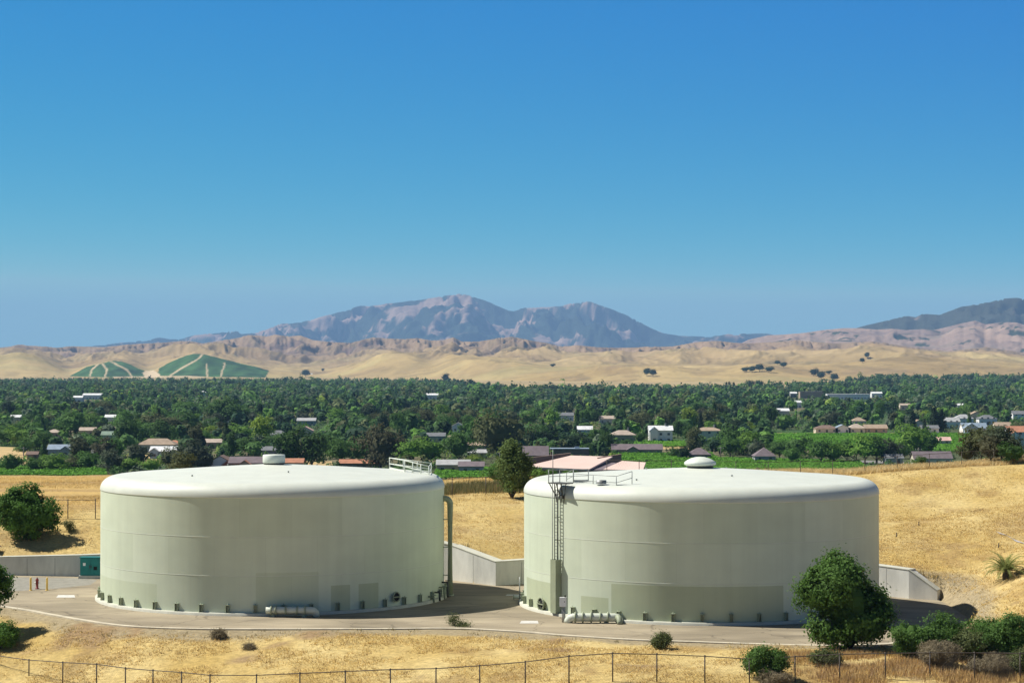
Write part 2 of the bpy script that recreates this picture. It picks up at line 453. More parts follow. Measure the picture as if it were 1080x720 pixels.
# kerb strip along the front edge
def strip(pts, w, z0, z1, name, m, off=0.0):
    P2 = [Vector((p.x, p.y)) for p in pts]; vs = []; fs = []
    for i, p in enumerate(P2):
        t = (P2[min(i + 1, len(P2) - 1)] - P2[max(i - 1, 0)]).normalized(); n = Vector((t.y, -t.x))
        a = p + n * (off); b = p + n * (off + w)
        q0, q1 = float(padz(a.x)), float(padz(b.x))
        vs += [(a.x, a.y, z0 + q0), (b.x, b.y, z0 + q1), (b.x, b.y, z1 + q1), (a.x, a.y, z1 + q0)]
    for i in range(len(P2) - 1):
        for k in range(4): fs.append((i * 4 + k, i * 4 + (k + 1) % 4, i * 4 + 4 + (k + 1) % 4, i * 4 + 4 + k))
    fs += [(0, 3, 2, 1), tuple(len(vs) - 4 + k for k in range(4))]
    b = MB(); b.add(vs, fs); return b.build(name, m)
def smooth_line(pts, n=6):
    out = []
    for i in range(len(pts) - 1):
        p0, p1, p2, p3 = pts[max(i - 1, 0)], pts[i], pts[i + 1], pts[min(i + 2, len(pts) - 1)]
        for k in range(n):
            t = k / n
            out.append(0.5 * ((2 * p1) + (p2 - p0) * t + (2 * p0 - 5 * p1 + 4 * p2 - p3) * t * t + (3 * p1 - p0 - 3 * p2 + p3) * t ** 3))
    return out + [pts[-1]]
kerb = strip(smooth_line(pad[:24]), 0.55, -0.4, 0.045, 'kerb', M['kerb'], -0.12)
tag(kerb, 'low pale kerb along the front of the road', 'kerb', kind='structure')
# white painted patches and pale slabs on the pavement
M['roadpaint'] = mat('faded_white_marking', (0.55, 0.53, 0.48), 0.8, 0.15, 2)
for (x0, y0, x1, y1) in [(60, 626.8, 80, 629.4), (548, 653.8, 568, 656.6), (533, 626.2, 549, 627.4)]:
    a, b, c, d = on(x0, y1), on(x1, y1), on(x1 - 1, y0), on(x0 + 2, y0)
    mb = MB(); mb.add([(p.x, p.y, 0.008) for p in (a, b, c, d)], [(0, 1, 2, 3)])
    o = mb.build('road_marking', M['roadpaint'])
    tag(o, 'white slab patch painted on the asphalt yard', 'road marking', kind='structure')
# lighter concrete apron at the back left of the yard
ap = [on(8, 608), on(86, 609.2), on(103, 611), on(96, 616), on(60, 620), on(20, 622.5), on(-20, 622)]
mb = MB(); mb.add([(p.x, p.y, 0.004) for p in ap], [tuple(range(len(ap)))])
M['gravel'] = mat('grey_gravel', (0.26, 0.245, 0.20), 0.95, 0.2, 1.2, 0.02, 15)
tag(mb.build('gravel_apron', M['gravel']), 'grey gravel apron beside the left retaining wall', 'gravel', kind='structure')

# worn path on the right hillside
pl = []
for (px, py) in [(1052, 562), (1060, 565), (1068, 569), (1080, 573.5), (1100, 580)]:
    p = drop(px, py); pl.append(p)
b = MB(); vs = []
for p in smooth_line(pl, 6):
    for dy in (-0.8, 0.8): vs.append((p.x, p.y + dy, gz(p.x, p.y + dy) + 0.08))
b.add(vs, [(2 * i, 2 * i + 2, 2 * i + 3, 2 * i + 1) for i in range(len(vs) // 2 - 1)])
M['pathdirt'] = mat('grey_path', (0.36, 0.33, 0.30), 0.95, 0.2, 2)
tag(b.build('hill_path', M['pathdirt']), 'grey worn path crossing the right hillside', 'path', kind='structure')

# ================================================================== HILLS
def interp(tbl, x):
    t = np.array(tbl, float); return np.interp(x, t[:, 0], t[:, 1])
def grid_faces(nr, nc):
    i = np.arange(nr * nc).reshape(nr, nc)
    return np.stack([i[:-1, :-1], i[:-1, 1:], i[1:, 1:], i[1:, :-1]], -1).reshape(-1, 4)
YB = [(-200, 368), (0, 366.4), (15, 365), (50, 366), (60, 367), (73, 365), (110, 366), (128, 364), (146, 362.5), (175, 361), (190, 359.5), (204, 360), (214, 362), (233, 359.4), (250, 356.5), (262, 353.5), (270, 353.5), (282, 354.7), (290, 352.7), (305, 354.7), (317, 353.6), (330, 358.5), (350, 360.6), (370, 361.4), (385, 357.6), (393, 355.6), (410, 357), (428, 357.6), (440, 356.5), (455, 359), (468, 358.5), (478, 355.6), (487, 360), (505, 360), (523, 357), (540, 355), (548, 356.5), (562, 359.4), (576, 361.4), (592, 365.2), (610, 364), (630, 366), (650, 366.7), (690, 365.8), (710, 365.2), (725, 362.3), (740, 360), (758, 359.4), (775, 361.4), (790, 362), (810, 361), (840, 359), (880, 362), (920, 360), (960, 366), (1000, 370), (1040, 366), (1080, 372), (1280, 370)]
YA = [(-200, 381), (0, 377), (17, 374), (41, 379), (60, 387), (72, 395), (93, 386.5), (117, 380), (134, 382), (150, 391), (157, 395), (168, 388.5), (183, 381), (196, 376), (213, 373.5), (233, 378.5), (260, 385), (285, 391), (300, 392), (340, 396), (378, 386), (395, 378), (416, 374.5), (433, 376), (457, 384), (470, 378), (497, 375.4), (520, 377.5), (540, 380), (569, 386), (590, 388), (616, 387), (660, 384), (700, 386), (735, 390), (770, 388), (800, 384), (850, 386), (900, 383), (930, 378), (960, 375), (1000, 378), (1040, 382), (1080, 384), (1280, 384)]
FOOT = [(-200, 6600), (400, 6500), (480, 5900), (540, 4800), (800, 4500), (1280, 4600)]
pxs = np.linspace(-480, 1560, 1600); nr = 250
u = np.linspace(0, 1, nr) ** 1.15
def gsm(a, w):
    k = np.exp(-0.5 * (np.arange(-3 * w, 3 * w + 1) / w) ** 2); k /= k.sum()
    return np.convolve(np.pad(a, 3 * w, mode='edge'), k, 'valid')
foot = gsm(interp(FOOT, pxs), 70)
D = foot[None] + u[:, None] * 6200
ang = lambda y: (HY - y) / F
zA = CAMZ + ang(gsm(interp(YA, pxs), 5)) * (foot + 850)
dB = foot + 4600
zB = CAMZ + ang(interp(YB, pxs)) * dB
zM = 0.5 * (zA + zB) + 4
def cos_i(a, b, t): t = np.clip(t, 0, 1); t = (1 - np.cos(np.pi * t)) / 2; return a + (b - a) * t
s = D - foot[None]
PXG = np.broadcast_to(pxs[None], D.shape)
XG = (PXG - CX) / F * D
Z = np.where(s < 850, cos_i(-24, zA[None], s / 850),
    np.where(s < 1500, cos_i(zA[None], (zA * 0.6 + zM * 0.1)[None], (s - 850) / 650),
    np.where(s < 2700, cos_i((zA * 0.6 + zM * 0.1)[None], (zM * .85)[None], (s - 1500) / 1200),
    np.where(s < 3300, cos_i((zM * .85)[None], (zM * .72)[None], (s - 2700) / 600),
    np.where(s < 4600, cos_i((zM * .72)[None], zB[None], (s - 3300) / 1300), cos_i(zB[None], (zB * .3)[None], (s - 4600) / 1600))))))
wx = XG + 220 * fbm(XG / 700, D / 900, 3); wy = D + 200 * fbm(XG / 700 + 9, D / 900 + 4, 3)
rd = ridged(wx / 430, wy / 1250, 5) - 0.62
rd2 = ridged(wx / 170 + 8, wy / 420, 4) - 0.6
amp = sstep(200, 850, s) * (1 - 0.5 * np.exp(-((s - 850) / 300) ** 2))
rd3 = ridged(wx / 75 + 3, wy / 260 + 8, 3) - 0.6
Z = Z + amp * (rd * 66 + rd2 * 64 + rd3 * 20) * np.clip(Z / 70, 0.28, 1.5) + sstep(0, 200, s) * 3 * fbm(XG / 120, D / 150, 4)
# keep what rises behind the near crest at or below the traced skyline
el = (Z - CAMZ) / D
tgt = ang(interp(YB, pxs))
back = np.where(s > 3300, el, -1).max(0)
Z = np.where(s > 3300, Z + ((tgt - back)[None] * D) * sstep(3300, 4400, s), Z)
el = (Z - CAMZ) / D
midlim = (tgt * 0.96)[None] - 0.0004
Z = np.where((s > 850) & (s <= 3300) & (el > midlim), CAMZ + midlim * D, Z)
hz0 = Z.copy()
PYG = HY - (Z - CAMZ) / D * F
# cover, with fold shading painted into the hollows
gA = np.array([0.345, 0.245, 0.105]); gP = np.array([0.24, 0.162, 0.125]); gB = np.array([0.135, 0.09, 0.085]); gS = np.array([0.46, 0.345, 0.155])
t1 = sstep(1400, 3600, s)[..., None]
n = np.clip(0.5 + 0.9 * fbm(wx / 300, wy / 500 + 3, 5), 0, 1)[..., None]
hollow_shade = sstep(0.08, -0.2, rd + 0.7 * rd2 + 0.15 * fbm(wx / 120, wy / 200, 4))[..., None]
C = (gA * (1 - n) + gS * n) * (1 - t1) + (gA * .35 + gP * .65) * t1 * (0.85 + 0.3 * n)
C = C * (1 - (0.42 + .25 * t1) * hollow_shade) + (gB * t1 + np.array([0.22, 0.15, 0.08]) * (1 - t1)) * (0.42 + .25 * t1) * hollow_shade  # hollows tinted darker and mauve to deepen the shade of the folds
scrub = ((fbm(wx / 46, wy / 80, 3) > 0.34) & (rd + .6 * rd2 < 0.02))[..., None] * (0.25 + .25 * t1)
C = C * (1 - scrub) + np.array([0.075, 0.07, 0.045]) * scrub
br_ = sstep(0.05, 0.45, fbm(wx / 210 + 20, wy / 330, 5))[..., None]
C = C * (1 - .5 * br_) + np.array([0.25, 0.175, 0.10]) * .5 * br_
st_ = sstep(0.0, 0.5, fbm(wx / 48 + 7, wy / 170, 5) + .4 * fbm(XG / 16, D / 50, 3))[..., None]
C = C * (1 - .38 * st_) + np.array([0.22, 0.17, 0.085]) * .38 * st_
olive = sstep(0.15, 0.4, fbm(wx / 500 + 50, wy / 400, 4))[..., None] * (1 - t1)
C = C * (1 - 0.35 * olive) + np.array([0.36, 0.32, 0.14]) * 0.35 * olive
near = s < 900
def inpoly(poly): return inside(PXG, PYG, poly) & near
for poly in ([(74, 396.2), (93, 386), (117, 378), (134, 380), (152, 390.5), (153, 397), (120, 398), (74, 396.6)], [(166, 395), (168, 388), (183, 380), (196, 375), (213, 371), (233, 378), (260, 384), (284, 390.5), (280, 398), (200, 397), (166, 396)]):
    k = inpoly(poly)
    rows = 0.9 + 0.1 * np.sin(XG / 9.0)
    C[k] = (np.array([0.055, 0.12, 0.04]) * (0.95 + 0.7 * fbm(XG / 60, D / 120, 4)[..., None]) * rows[..., None])[k]
for pl_ in ([(95, 396), (97, 390), (103, 384), (113, 380)], [(111, 397), (113, 390), (108, 384)], [(139, 397), (134, 390), (122, 384), (117, 381)], [(120, 398), (200, 397), (215, 398)], [(180, 396), (190, 389), (207, 380), (213, 374)], [(219, 397), (218, 384)], [(233, 397), (237, 383)]):
    k_ = (sstep(1.35, 0.35, seg_d(PXG + 1.2 * fbm(XG / 40, D / 60, 3), PYG, pl_, False)) * near * 0.9)[..., None]
    C = C * (1 - k_) + np.array([0.50, 0.39, 0.24]) * k_
k = inpoly([(153, 398), (150, 393), (158, 388), (168, 394), (170, 398)]); C[k] = (0.56, 0.44, 0.28)
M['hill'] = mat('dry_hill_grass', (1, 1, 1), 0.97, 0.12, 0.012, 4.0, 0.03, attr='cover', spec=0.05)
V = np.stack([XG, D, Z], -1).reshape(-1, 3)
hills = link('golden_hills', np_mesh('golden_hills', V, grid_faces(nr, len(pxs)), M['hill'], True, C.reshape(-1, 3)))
tag(hills, 'rolling dry golden foothills with green vineyards on the left', 'hills', kind='structure')

def mountain(name, label, prof, d0, depth, zb, amp, wl, colfn, ncol=520, nrow=150, xr=(-480, 1560), warp=1.0, seed=0):
    px = np.linspace(xr[0], xr[1], ncol); t = np.linspace(0, 1, nrow)
    Dm = d0 - depth + t[:, None] * depth * 1.5 + 0 * px[None]
    P = np.broadcast_to(px[None], Dm.shape); X = (P - CX) / F * Dm
    zt = CAMZ + ang(interp(prof, px)) * d0
    s = (Dm - (d0 - depth)) / depth
    env = np.where(s < 1, 1 - (1 - s) ** 1.25, np.clip(1 - (s - 1) * 1.6, 0, 1))
    Zm = zb + (zt[None] - zb) * env
    wx = X + warp * wl * 0.5 * fbm(X / wl + seed, Dm / wl, 3); wy = Dm + warp * wl * 0.5 * fbm(X / wl + 5 + seed, Dm / wl + 2, 3)
    r = ridged(wx / wl + seed, wy / (wl * 1.4), 6, g=0.58) - 0.6
    Zm = Zm + (r + 0.35 * (ridged(wx / wl * 2.7 + 5, wy / wl * 2.2, 4) - .6)) * amp * np.clip((zt[None] - zb) / 500, 0.1, 1.2) * np.sin(np.clip(env, 0, 1) * np.pi * 0.72) * 2
    e = ((Zm - CAMZ) / Dm).max(0)
    fac = (ang(interp(prof, px)) - e)
    Zm = Zm + fac[None] * Dm * np.clip(env, 0, 1) ** 0.7
    PY = HY - (Zm - CAMZ) / Dm * F
    Cm = colfn(P, PY, wx, wy, r, s)
    o = link(name, np_mesh(name, np.stack([X, Dm, Zm], -1).reshape(-1, 3), grid_faces(nrow, ncol), M['hill'], True, Cm.reshape(-1, 3)))
    tag(o, label, 'mountain', kind='structure')
    return o
DIA = [(-200, 372), (60, 368), (110, 365), (120, 362), (140, 361), (155, 359.5), (167, 355.6), (178, 357.5), (190, 358), (204, 354), (218, 352.5), (235, 350.6), (248, 351.5), (258, 353.5), (270, 352.7), (282, 348), (296, 342.5), (314, 341), (330, 338), (343, 333.7), (361, 328.8), (380, 323.5), (400, 321.5), (414, 319), (430, 316.8), (445, 315.7), (460, 312.7), (471, 311.6), (485, 309.8), (495, 311.9), (509, 316.8), (523, 323.5), (536, 329), (543, 329.5), (552, 325.6), (573, 324), (592, 323), (605, 320), (622, 319), (630, 321.5), (645, 327), (662, 333.7), (675, 341), (686, 346.9), (700, 352), (715, 354), (740, 354.7), (755, 356.5), (765, 354.7), (780, 352.7), (795, 352), (810, 351.8), (830, 357), (900, 362), (1280, 366)]
def dia_col(P, PY, x, y, r, s):
    dark = np.array([0.035, 0.05, 0.035]); tan = np.array([0.36, 0.25, 0.19])
    n = fbm(x / 620, y / 900, 7, g=0.68)
    m = np.zeros(P.shape)
    for (cx, cy, rx, ry, a) in [(500, 326, 55, 11, .34), (415, 328, 30, 7, .3), (385, 331, 40, 6, .12), (640, 352, 60, 8, .42), (600, 352, 25, 5, .42), (665, 357, 30, 5, .35), (445, 343, 20, 4, .2), (560, 350, 30, 9, .1), (290, 346, 20, 7, .25), (600, 330, 40, 6, .05), (780, 356, 60, 4, .05), (235, 355, 40, 4, .1)]:
        m = np.maximum(m, a * np.exp(-((P - cx) / rx) ** 2 - ((PY - cy) / ry) ** 2))
    k = 0.95 * sstep(0.03, 0.15, n * 1.4 + m * 1.0 - 0.23 + 0.2 * r)[..., None]
    return dark * (1 + 0.5 * n[..., None]) * (1 - k) + tan * k
mountain('double_peaked_mountain', 'broad blue double-peaked mountain far behind the foothills', DIA, 27000, 5000, -60, 420, 1500, dia_col, 900, 200)
RID = [(780, 372), (820, 366), (860, 360), (889, 351), (909, 344), (927, 340), (941, 336.6), (956, 333), (966, 334.5), (973, 331), (991, 332), (999, 329), (1014, 323.5), (1029, 322), (1043, 319), (1058, 315.7), (1072, 314.8), (1080, 316), (1120, 318), (1180, 325), (1280, 335)]
def rid_col(P, PY, x, y, r, s):
    dark = np.array([0.048, 0.052, 0.038]); tan = np.array([0.30, 0.21, 0.16])
    n = fbm(x / 300, y / 500, 7, g=0.68)
    m = 0.5 * np.exp(-((P - 955) / 32) ** 2 - ((PY - 336) / 5) ** 2)
    k = .8 * sstep(0.1, 0.3, n * 1.2 + m - 0.30)[..., None]
    return dark * (1 - k) + tan * k
mountain('wooded_ridge', 'dark wooded ridge rising at the right edge', RID, 15500, 2200, -60, 160, 700, rid_col, 300, 110, xr=(780, 1560), seed=3)
PNK = [(760, 372), (790, 358), (810, 353.5), (827, 352.7), (848, 351), (868, 348), (889, 346), (906, 346), (925, 347.5), (941, 346.5), (956, 348), (973, 347), (985, 348), (1000, 344.5), (1014, 341), (1029, 338), (1040, 342), (1058, 339.6), (1072, 340), (1080, 342), (1130, 345), (1280, 350)]
def pnk_col(P, PY, x, y, r, s):
    tan = np.array([0.36, 0.25, 0.18]); br = np.array([0.25, 0.175, 0.14])
    n = np.clip(0.5 + fbm(x / 500, y / 500, 5), 0, 1)[..., None]
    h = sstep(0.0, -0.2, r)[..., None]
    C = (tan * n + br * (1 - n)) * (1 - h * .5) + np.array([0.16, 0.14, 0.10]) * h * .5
    sp = (fbm(x / 110, y / 110 + 5, 3) > 0.42)[..., None]
    return np.where(sp, np.array([0.05, 0.06, 0.035]), C)
mountain('pink_brown_hills', 'pinkish brown dry hills below the wooded ridge on the right', PNK, 12800, 3000, -60, 75, 520, pnk_col, 420, 170, xr=(760, 1560), seed=6)

# ================================================================== HAZE (one closed box of even air; the sky is wholly outside)
hb = MB(); hb.box((0, 16500, 475), (34000, 38000, 1130))
vm_ = bpy.data.materials.new('air'); vm_.use_nodes = True
vn_ = vm_.node_tree.nodes
for nd in list(vn_):
    if nd.type != 'OUTPUT_MATERIAL': vn_.remove(nd)
pv = vn_.new('ShaderNodeVolumePrincipled')
pv.inputs['Color'].default_value = (0.38, 0.64, 1.0, 1)
pv.inputs['Density'].default_value = 3.8e-5
pv.inputs['Anisotropy'].default_value = 0.0
vm_.node_tree.links.new(pv.outputs[0], vn_['Material Output'].inputs['Volume'])
hz = hb.build('haze', vm_)
tag(hz, 'thin blue summer haze over the valley', 'haze', kind='stuff')
# ================================================================== THE TWO TANKS
def paint_mat(name, col):
    """sprayed tank coating: shell plates, vertical streaks, faint blotches (UV: metres round, metres up)"""
    m = bpy.data.materials.new(name); m.use_nodes = True
    nt = m.node_tree; N, L = nt.nodes, nt.links; b = N['Principled BSDF']
    b.inputs['Roughness'].default_value = 0.55; b.inputs['Specular IOR Level'].default_value = 0.25
    uv = N.new('ShaderNodeUVMap'); uv.uv_map = 'UVMap'
    br = N.new('ShaderNodeTexBrick'); br.inputs['Scale'].default_value = 1.0
    br.inputs['Brick Width'].default_value = 4.5; br.inputs['Row Height'].default_value = 3.35; br.inputs['Mortar Size'].default_value = 0.012
    br.inputs['Color1'].default_value = (1, 1, 1, 1); br.inputs['Color2'].default_value = (0.93, 0.94, 0.92, 1); br.inputs['Mortar'].default_value = (0.86, 0.86, 0.84, 1)
    L.new(uv.outputs[0], br.inputs['Vector'])
    def noise(sx, sy, sc, lo, hi, det=4):
        mp = N.new('ShaderNodeMapping'); mp.inputs['Scale'].default_value = (sx, sy, 1); L.new(uv.outputs[0], mp.inputs['Vector'])
        n = N.new('ShaderNodeTexNoise'); n.inputs['Scale'].default_value = sc; n.inputs['Detail'].default_value = det; L.new(mp.outputs[0], n.inputs['Vector'])
        r = N.new('ShaderNodeMapRange'); r.inputs['From Min'].default_value = 0.3; r.inputs['From Max'].default_value = 0.7
        r.inputs['To Min'].default_value = lo; r.inputs['To Max'].default_value = hi; L.new(n.outputs['Fac'], r.inputs['Value']); return r.outputs[0]
    a = noise(1.2, 0.06, 1.0, 0.955, 1.03, 8); c = noise(0.3, 0.5, 1.0, 0.95, 1.04, 6)
    mu = N.new('ShaderNodeMath'); mu.operation = 'MULTIPLY'; L.new(a, mu.inputs[0]); L.new(c, mu.inputs[1])
    sc = N.new('ShaderNodeVectorMath'); sc.operation = 'SCALE'; L.new(br.outputs['Color'], sc.inputs[0]); L.new(mu.outputs[0], sc.inputs['Scale'])
    ml = N.new('ShaderNodeVectorMath'); ml.operation = 'MULTIPLY'; ml.inputs[1].default_value = col; L.new(sc.outputs[0], ml.inputs[0])
    L.new(ml.outputs[0], b.inputs['Base Color'])
    return m
M['paint'] = paint_mat('tank_coating', (0.605, 0.655, 0.505))
M['patch'] = paint_mat('touched_up_coating', (0.47, 0.51, 0.35))
M['patch_soft'] = paint_mat('touched_up_coating_faint', (0.54, 0.59, 0.43))
M['roof'] = mat('roof_coating', (0.60, 0.62, 0.53), 0.5, 0.055, 0.5)
TH, TR = 10.15, 16.0

def hit(cx, cy, px, r=TR):
    """angle round the tank where the ray of column px meets the shell"""
    t = (px - CX) / F; u = Vector((t, 1)).normalized(); c = Vector((cx, cy))
    q = u.dot(c); disc = max(q * q - (c.length_squared - r * r), 0); p = u * (q - math.sqrt(disc))
    return math.atan2(p.y - cy, p.x - cx), p.y
def hz_(py, d): return CAMZ - (py - HY) * d / F

def tank(cx, cy, label, patches, vent, zoff=0.0):
    T = empty('water_tank', (cx, cy, zoff)); tag(T, label, 'water tank')
    # shell
    NS, NZ = 720, 41
    th = np.linspace(0, 2 * np.pi, NS + 1)[:-1]; zz = np.linspace(0.2, TH, NZ)
    V = np.array([(TR * np.cos(a), TR * np.sin(a), z) for z in zz for a in th])
    i = np.arange(NS); fs = []; mi = []
    for k in range(NZ - 1):
        fs.append(np.stack([k * NS + i, k * NS + (i + 1) % NS, (k + 1) * NS + (i + 1) % NS, (k + 1) * NS + i], -1))
        m = np.zeros(NS, int); zc = (zz[k] + zz[k + 1]) / 2; tc_ = th + np.pi / NS
        for (xa, xb, ya, yb, w) in patches:
            ta, d1 = hit(cx, cy, xa); tb, d2 = hit(cx, cy, xb)
            za, zb = hz_(yb, (d1 + d2) / 2) - zoff, hz_(ya, (d1 + d2) / 2) - zoff
            if za - 0.12 < zc < zb + 0.02:
                m[((tc_ - ta) % (2 * np.pi)) < ((tb - ta) % (2 * np.pi))] = w
        mi.append(m)
    fs = np.concatenate(fs); mi = np.concatenate(mi)
    me = np_mesh('shell', V, fs, [M['paint'], M['patch'], M['patch_soft']], True, mi=mi)
    uvl = me.uv_layers.new(name='UVMap')
    fi = np.tile(i, NZ - 1); k_ = np.repeat(np.arange(NZ - 1), NS)
    u0 = fi * 2 * np.pi / NS * TR; u1 = (fi + 1) * 2 * np.pi / NS * TR
    UV = np.stack([np.stack([u0, zz[k_]], -1), np.stack([u1, zz[k_]], -1), np.stack([u1, zz[k_ + 1]], -1), np.stack([u0, zz[k_ + 1]], -1)], 1)
    uvl.data.foreach_set('uv', UV.astype(np.float32).ravel())
    shell = link('shell', me, T)
    b = MB()
    for z in (3.4, 6.75):
        b.lathe([(TR - 0.01, z - 0.035), (TR + 0.010, z - 0.015), (TR + 0.010, z + 0.015), (TR - 0.01, z + 0.035)], 360, (0, 0, 0))
    b.build('weld_bead', M['cream'], shell)
    # rounded roof edge and shallow cone
    prof = [(TR - 0.05, TH - 0.06), (TR + 0.04, TH - 0.03)]
    for k in range(0, 15):
        a = math.radians(k * 6)
        prof.append((TR - 1.55 + (1.59) * math.cos(a) ** 0.9 if k < 15 else 0, TH + 1.22 * math.sin(a)))
    rk, zk = TR - 1.7, TH + 1.23
    prof.append((rk, zk))
    for k in range(1, 9): prof.append((rk * (1 - k / 8) + 0.001, zk + 0.95 * (1 - (1 - k / 8) ** 1.15)))
    b = MB(); b.lathe(prof, 240); b.build('roof', M['roof'], T)
    zr = lambda r: zk + 0.95 * (1 - (min(r, rk) / rk) ** 1.15) if r < rk else zk - 0.3
    b = MB()
    b.lathe([(TR + 0.48, -0.5), (TR + 0.48, 0.2), (TR + 0.42, 0.24), (TR - 0.05, 0.24)], 240); b.build('ring_foundation', M['ring'], T)
    for ra, rr_ in ((1.2, 9), (2.6, 5.5), (4.1, 11), (5.0, 7.5)):
        MB().lathe([(0.06, 0), (0.06, 0.14), (0.1, 0.14), (0.08, 0.18), (0.001, 0.2)], 10, (rr_ * math.cos(ra), rr_ * math.sin(ra), zr(rr_) - 0.04)).build('roof_fitting', M['galv'], T)
    if vent == 'drum':
        b = MB(); b.lathe([(0.95, 0), (0.95, 0.22)], 36, (0, 0, zr(0) - 0.1), sm=True)
        v = b.build('vent_neck', M['darksteel'], T)
        b = MB(); b.lathe([(0, 0.16), (1.02, 0.16), (1.05, 0.2), (1.05, 0.86), (0.99, 0.92), (0, 0.97)], 40, (0, 0, zr(0) - 0.06)); b.build('roof_vent', M['rail'], T)
    else:
        b = MB(); b.lathe([(1.18, 0), (1.18, 0.3)], 36, (0, 0, zr(0) - 0.1)); b.build('vent_neck', M['darksteel'], T)
        b = MB(); b.lathe([(0, 0.2), (1.25, 0.2), (1.42, 0.28), (1.45, 0.42), (1.42, 0.52), (1.2, 0.68), (0.85, 0.86), (0.4, 0.98), (0.001, 1.0)], 40, (0, 0, zr(0) - 0.05)); b.build('roof_vent', M['rail'], T)
    return T, zr

def chairs(T, cx, cy, th0, rng=None):
    N_ = 42; first = None
    to = math.atan2(-cy, -cx)
    for k in range(N_):
        a = th0 + k * 2 * math.pi / N_
        if math.cos(a - to) < -0.25: continue
        if first is None:
            b = MB()
            for s in (-0.13, 0.13): b.box((0.13, s, 0.33), (0.26, 0.03, 0.66))
            b.box((0.16, 0, 0.67), (0.34, 0.36, 0.035)); b.box((0.14, 0, 0.02), (0.32, 0.36, 0.03))
            b.tube([(0.19, 0, 0), (0.19, 0, 0.82)], 0.03, 6)
            first = b.mesh('anchor_chair', M['olive'])
        o = link('anchor_chair', first, T, ((TR + 0.0) * math.cos(a), (TR + 0.0) * math.sin(a), 0.24)); o.rotation_euler = (0, 0, a)

# ---- left tank
LX, LY = -22.39, 196.3
TL, zrL = tank(LX, LY, 'left cream water tank with a drum vent and a downpipe on its right side',
    [(105.2, 166, 608, 650, 2), (270, 337, 604.5, 650, 2), (348.5, 370, 616, 646, 1), (379, 399.5, 615, 645, 1)], 'drum')
thA, _ = hit(LX, LY, 241); chairs(TL, LX, LY, thA)
def loc(cx, cy, p): return (p[0] - cx, p[1] - cy, p[2])
# handrail box near the rim
cs = [(411, 203.5), (427, 197.2), (452.5, 195.2), (455, 201.5)]
pts = []
for px, d in cs:
    x = (px - CX) / F * d - LX; y = d - LY; pts.append(Vector((x, y, zrL(math.hypot(x, y)) - 0.05)))
b = MB()
allp = []
for i in range(4):
    p, q = pts[i], pts[(i + 1) % 4]
    n_ = 3 if i in (1, 3) else 1
    for j in range(n_): allp.append(p.lerp(q, j / n_))
    for h in (0.55, 1.12): b.tube([p + Vector((0, 0, h)), q + Vector((0, 0, h))], 0.045, 6)
    b.box((p + q) / 2 + Vector((0, 0, 0.12)), ((q - p).length, 0.03, 0.16), math.atan2((q - p).y, (q - p).x))
for p in allp: b.tube([p, p + Vector((0, 0, 1.14))], 0.05, 6)
b.build('roof_guardrail', M['rail'], TL)
b = MB(); cpt = sum(pts, Vector()) / 4; b.box(cpt + Vector((0.3, 0, 0.25)), (0.9, 0.9, 0.45)); b.build('roof_hatch', M['rail'], TL)
# overflow pipe down the right flank
xo = (475.2 - CX) / F * 195.2 - LX; yo = 195.2 - LY; n = Vector((xo, yo, 0)).normalized(); zt = 9.15
pp = [n * (TR - 0.1) + Vector((0, 0, zt))]
for k in range(0, 7):
    a = math.radians(k * 15); pp.append(n * (16.64 - 0.5 + 0.5 * math.sin(a)) + Vector((0, 0, zt - 0.5 + 0.5 * math.cos(a))))
pp.append(n * 16.64 + Vector((0, 0, 0.25)))
ov = MB().tube(pp, 0.28, 14).build('overflow_pipe', M['olive'], TL)
b = MB(); b.lathe([(0.36, 0), (0.36, 0.12), (0.25, 0.12)], 16, n * 16.64 + Vector((0, 0, 0.1))); b.build('pipe_flange', M['olive'], ov)
for k in range(3): MB().box(n * 16.3 + Vector((0, 0, 2.0 + 2.6 * k)), (0.75, 0.3, 0.06), math.atan2(n.y, n.x)).build('pipe_bracket', M['olive'], ov)

def manhole(T, cx, cy, px, py, r, name='manhole'):
    a, d = hit(cx, cy, px); zc = hz_(py, d)
    Mx = Matrix.Translation((TR * math.cos(a), TR * math.sin(a), zc)) @ Matrix.Rotation(a, 4, 'Z') @ Matrix.Rotation(math.pi / 2, 4, 'Y')
    b = MB(); b.lathe([(r * .62, -0.05), (r * .62, 0.22), (r, 0.22), (r, 0.30), (r * .78, 0.30)], 28); ring = b
    ring.v = [tuple(Mx @ Vector(v)) for v in ring.v]; o = ring.build(name, M['olive'], T)
    b = MB(); b.lathe([(0.001, 0.24), (r * .8, 0.24)], 28, sm=False); b.v = [tuple(Mx @ Vector(v)) for v in b.v]; b.build('manhole_opening', M['black'], o)
    b = MB()
    for k in range(16):
        q = k * math.pi / 8; b.tube([(r * .89 * math.cos(q), r * .89 * math.sin(q), 0.28), (r * .89 * math.cos(q), r * .89 * math.sin(q), 0.36)], 0.03, 5)
    b.box((0, 0, 0.34), (0.09, r * 1.9, 0.06)); b.v = [tuple(Mx @ Vector(v)) for v in b.v]; b.build('manhole_bolts', M['olive'], o)
    return o
manhole(TL, LX, LY, 416, 628.5, 0.46)
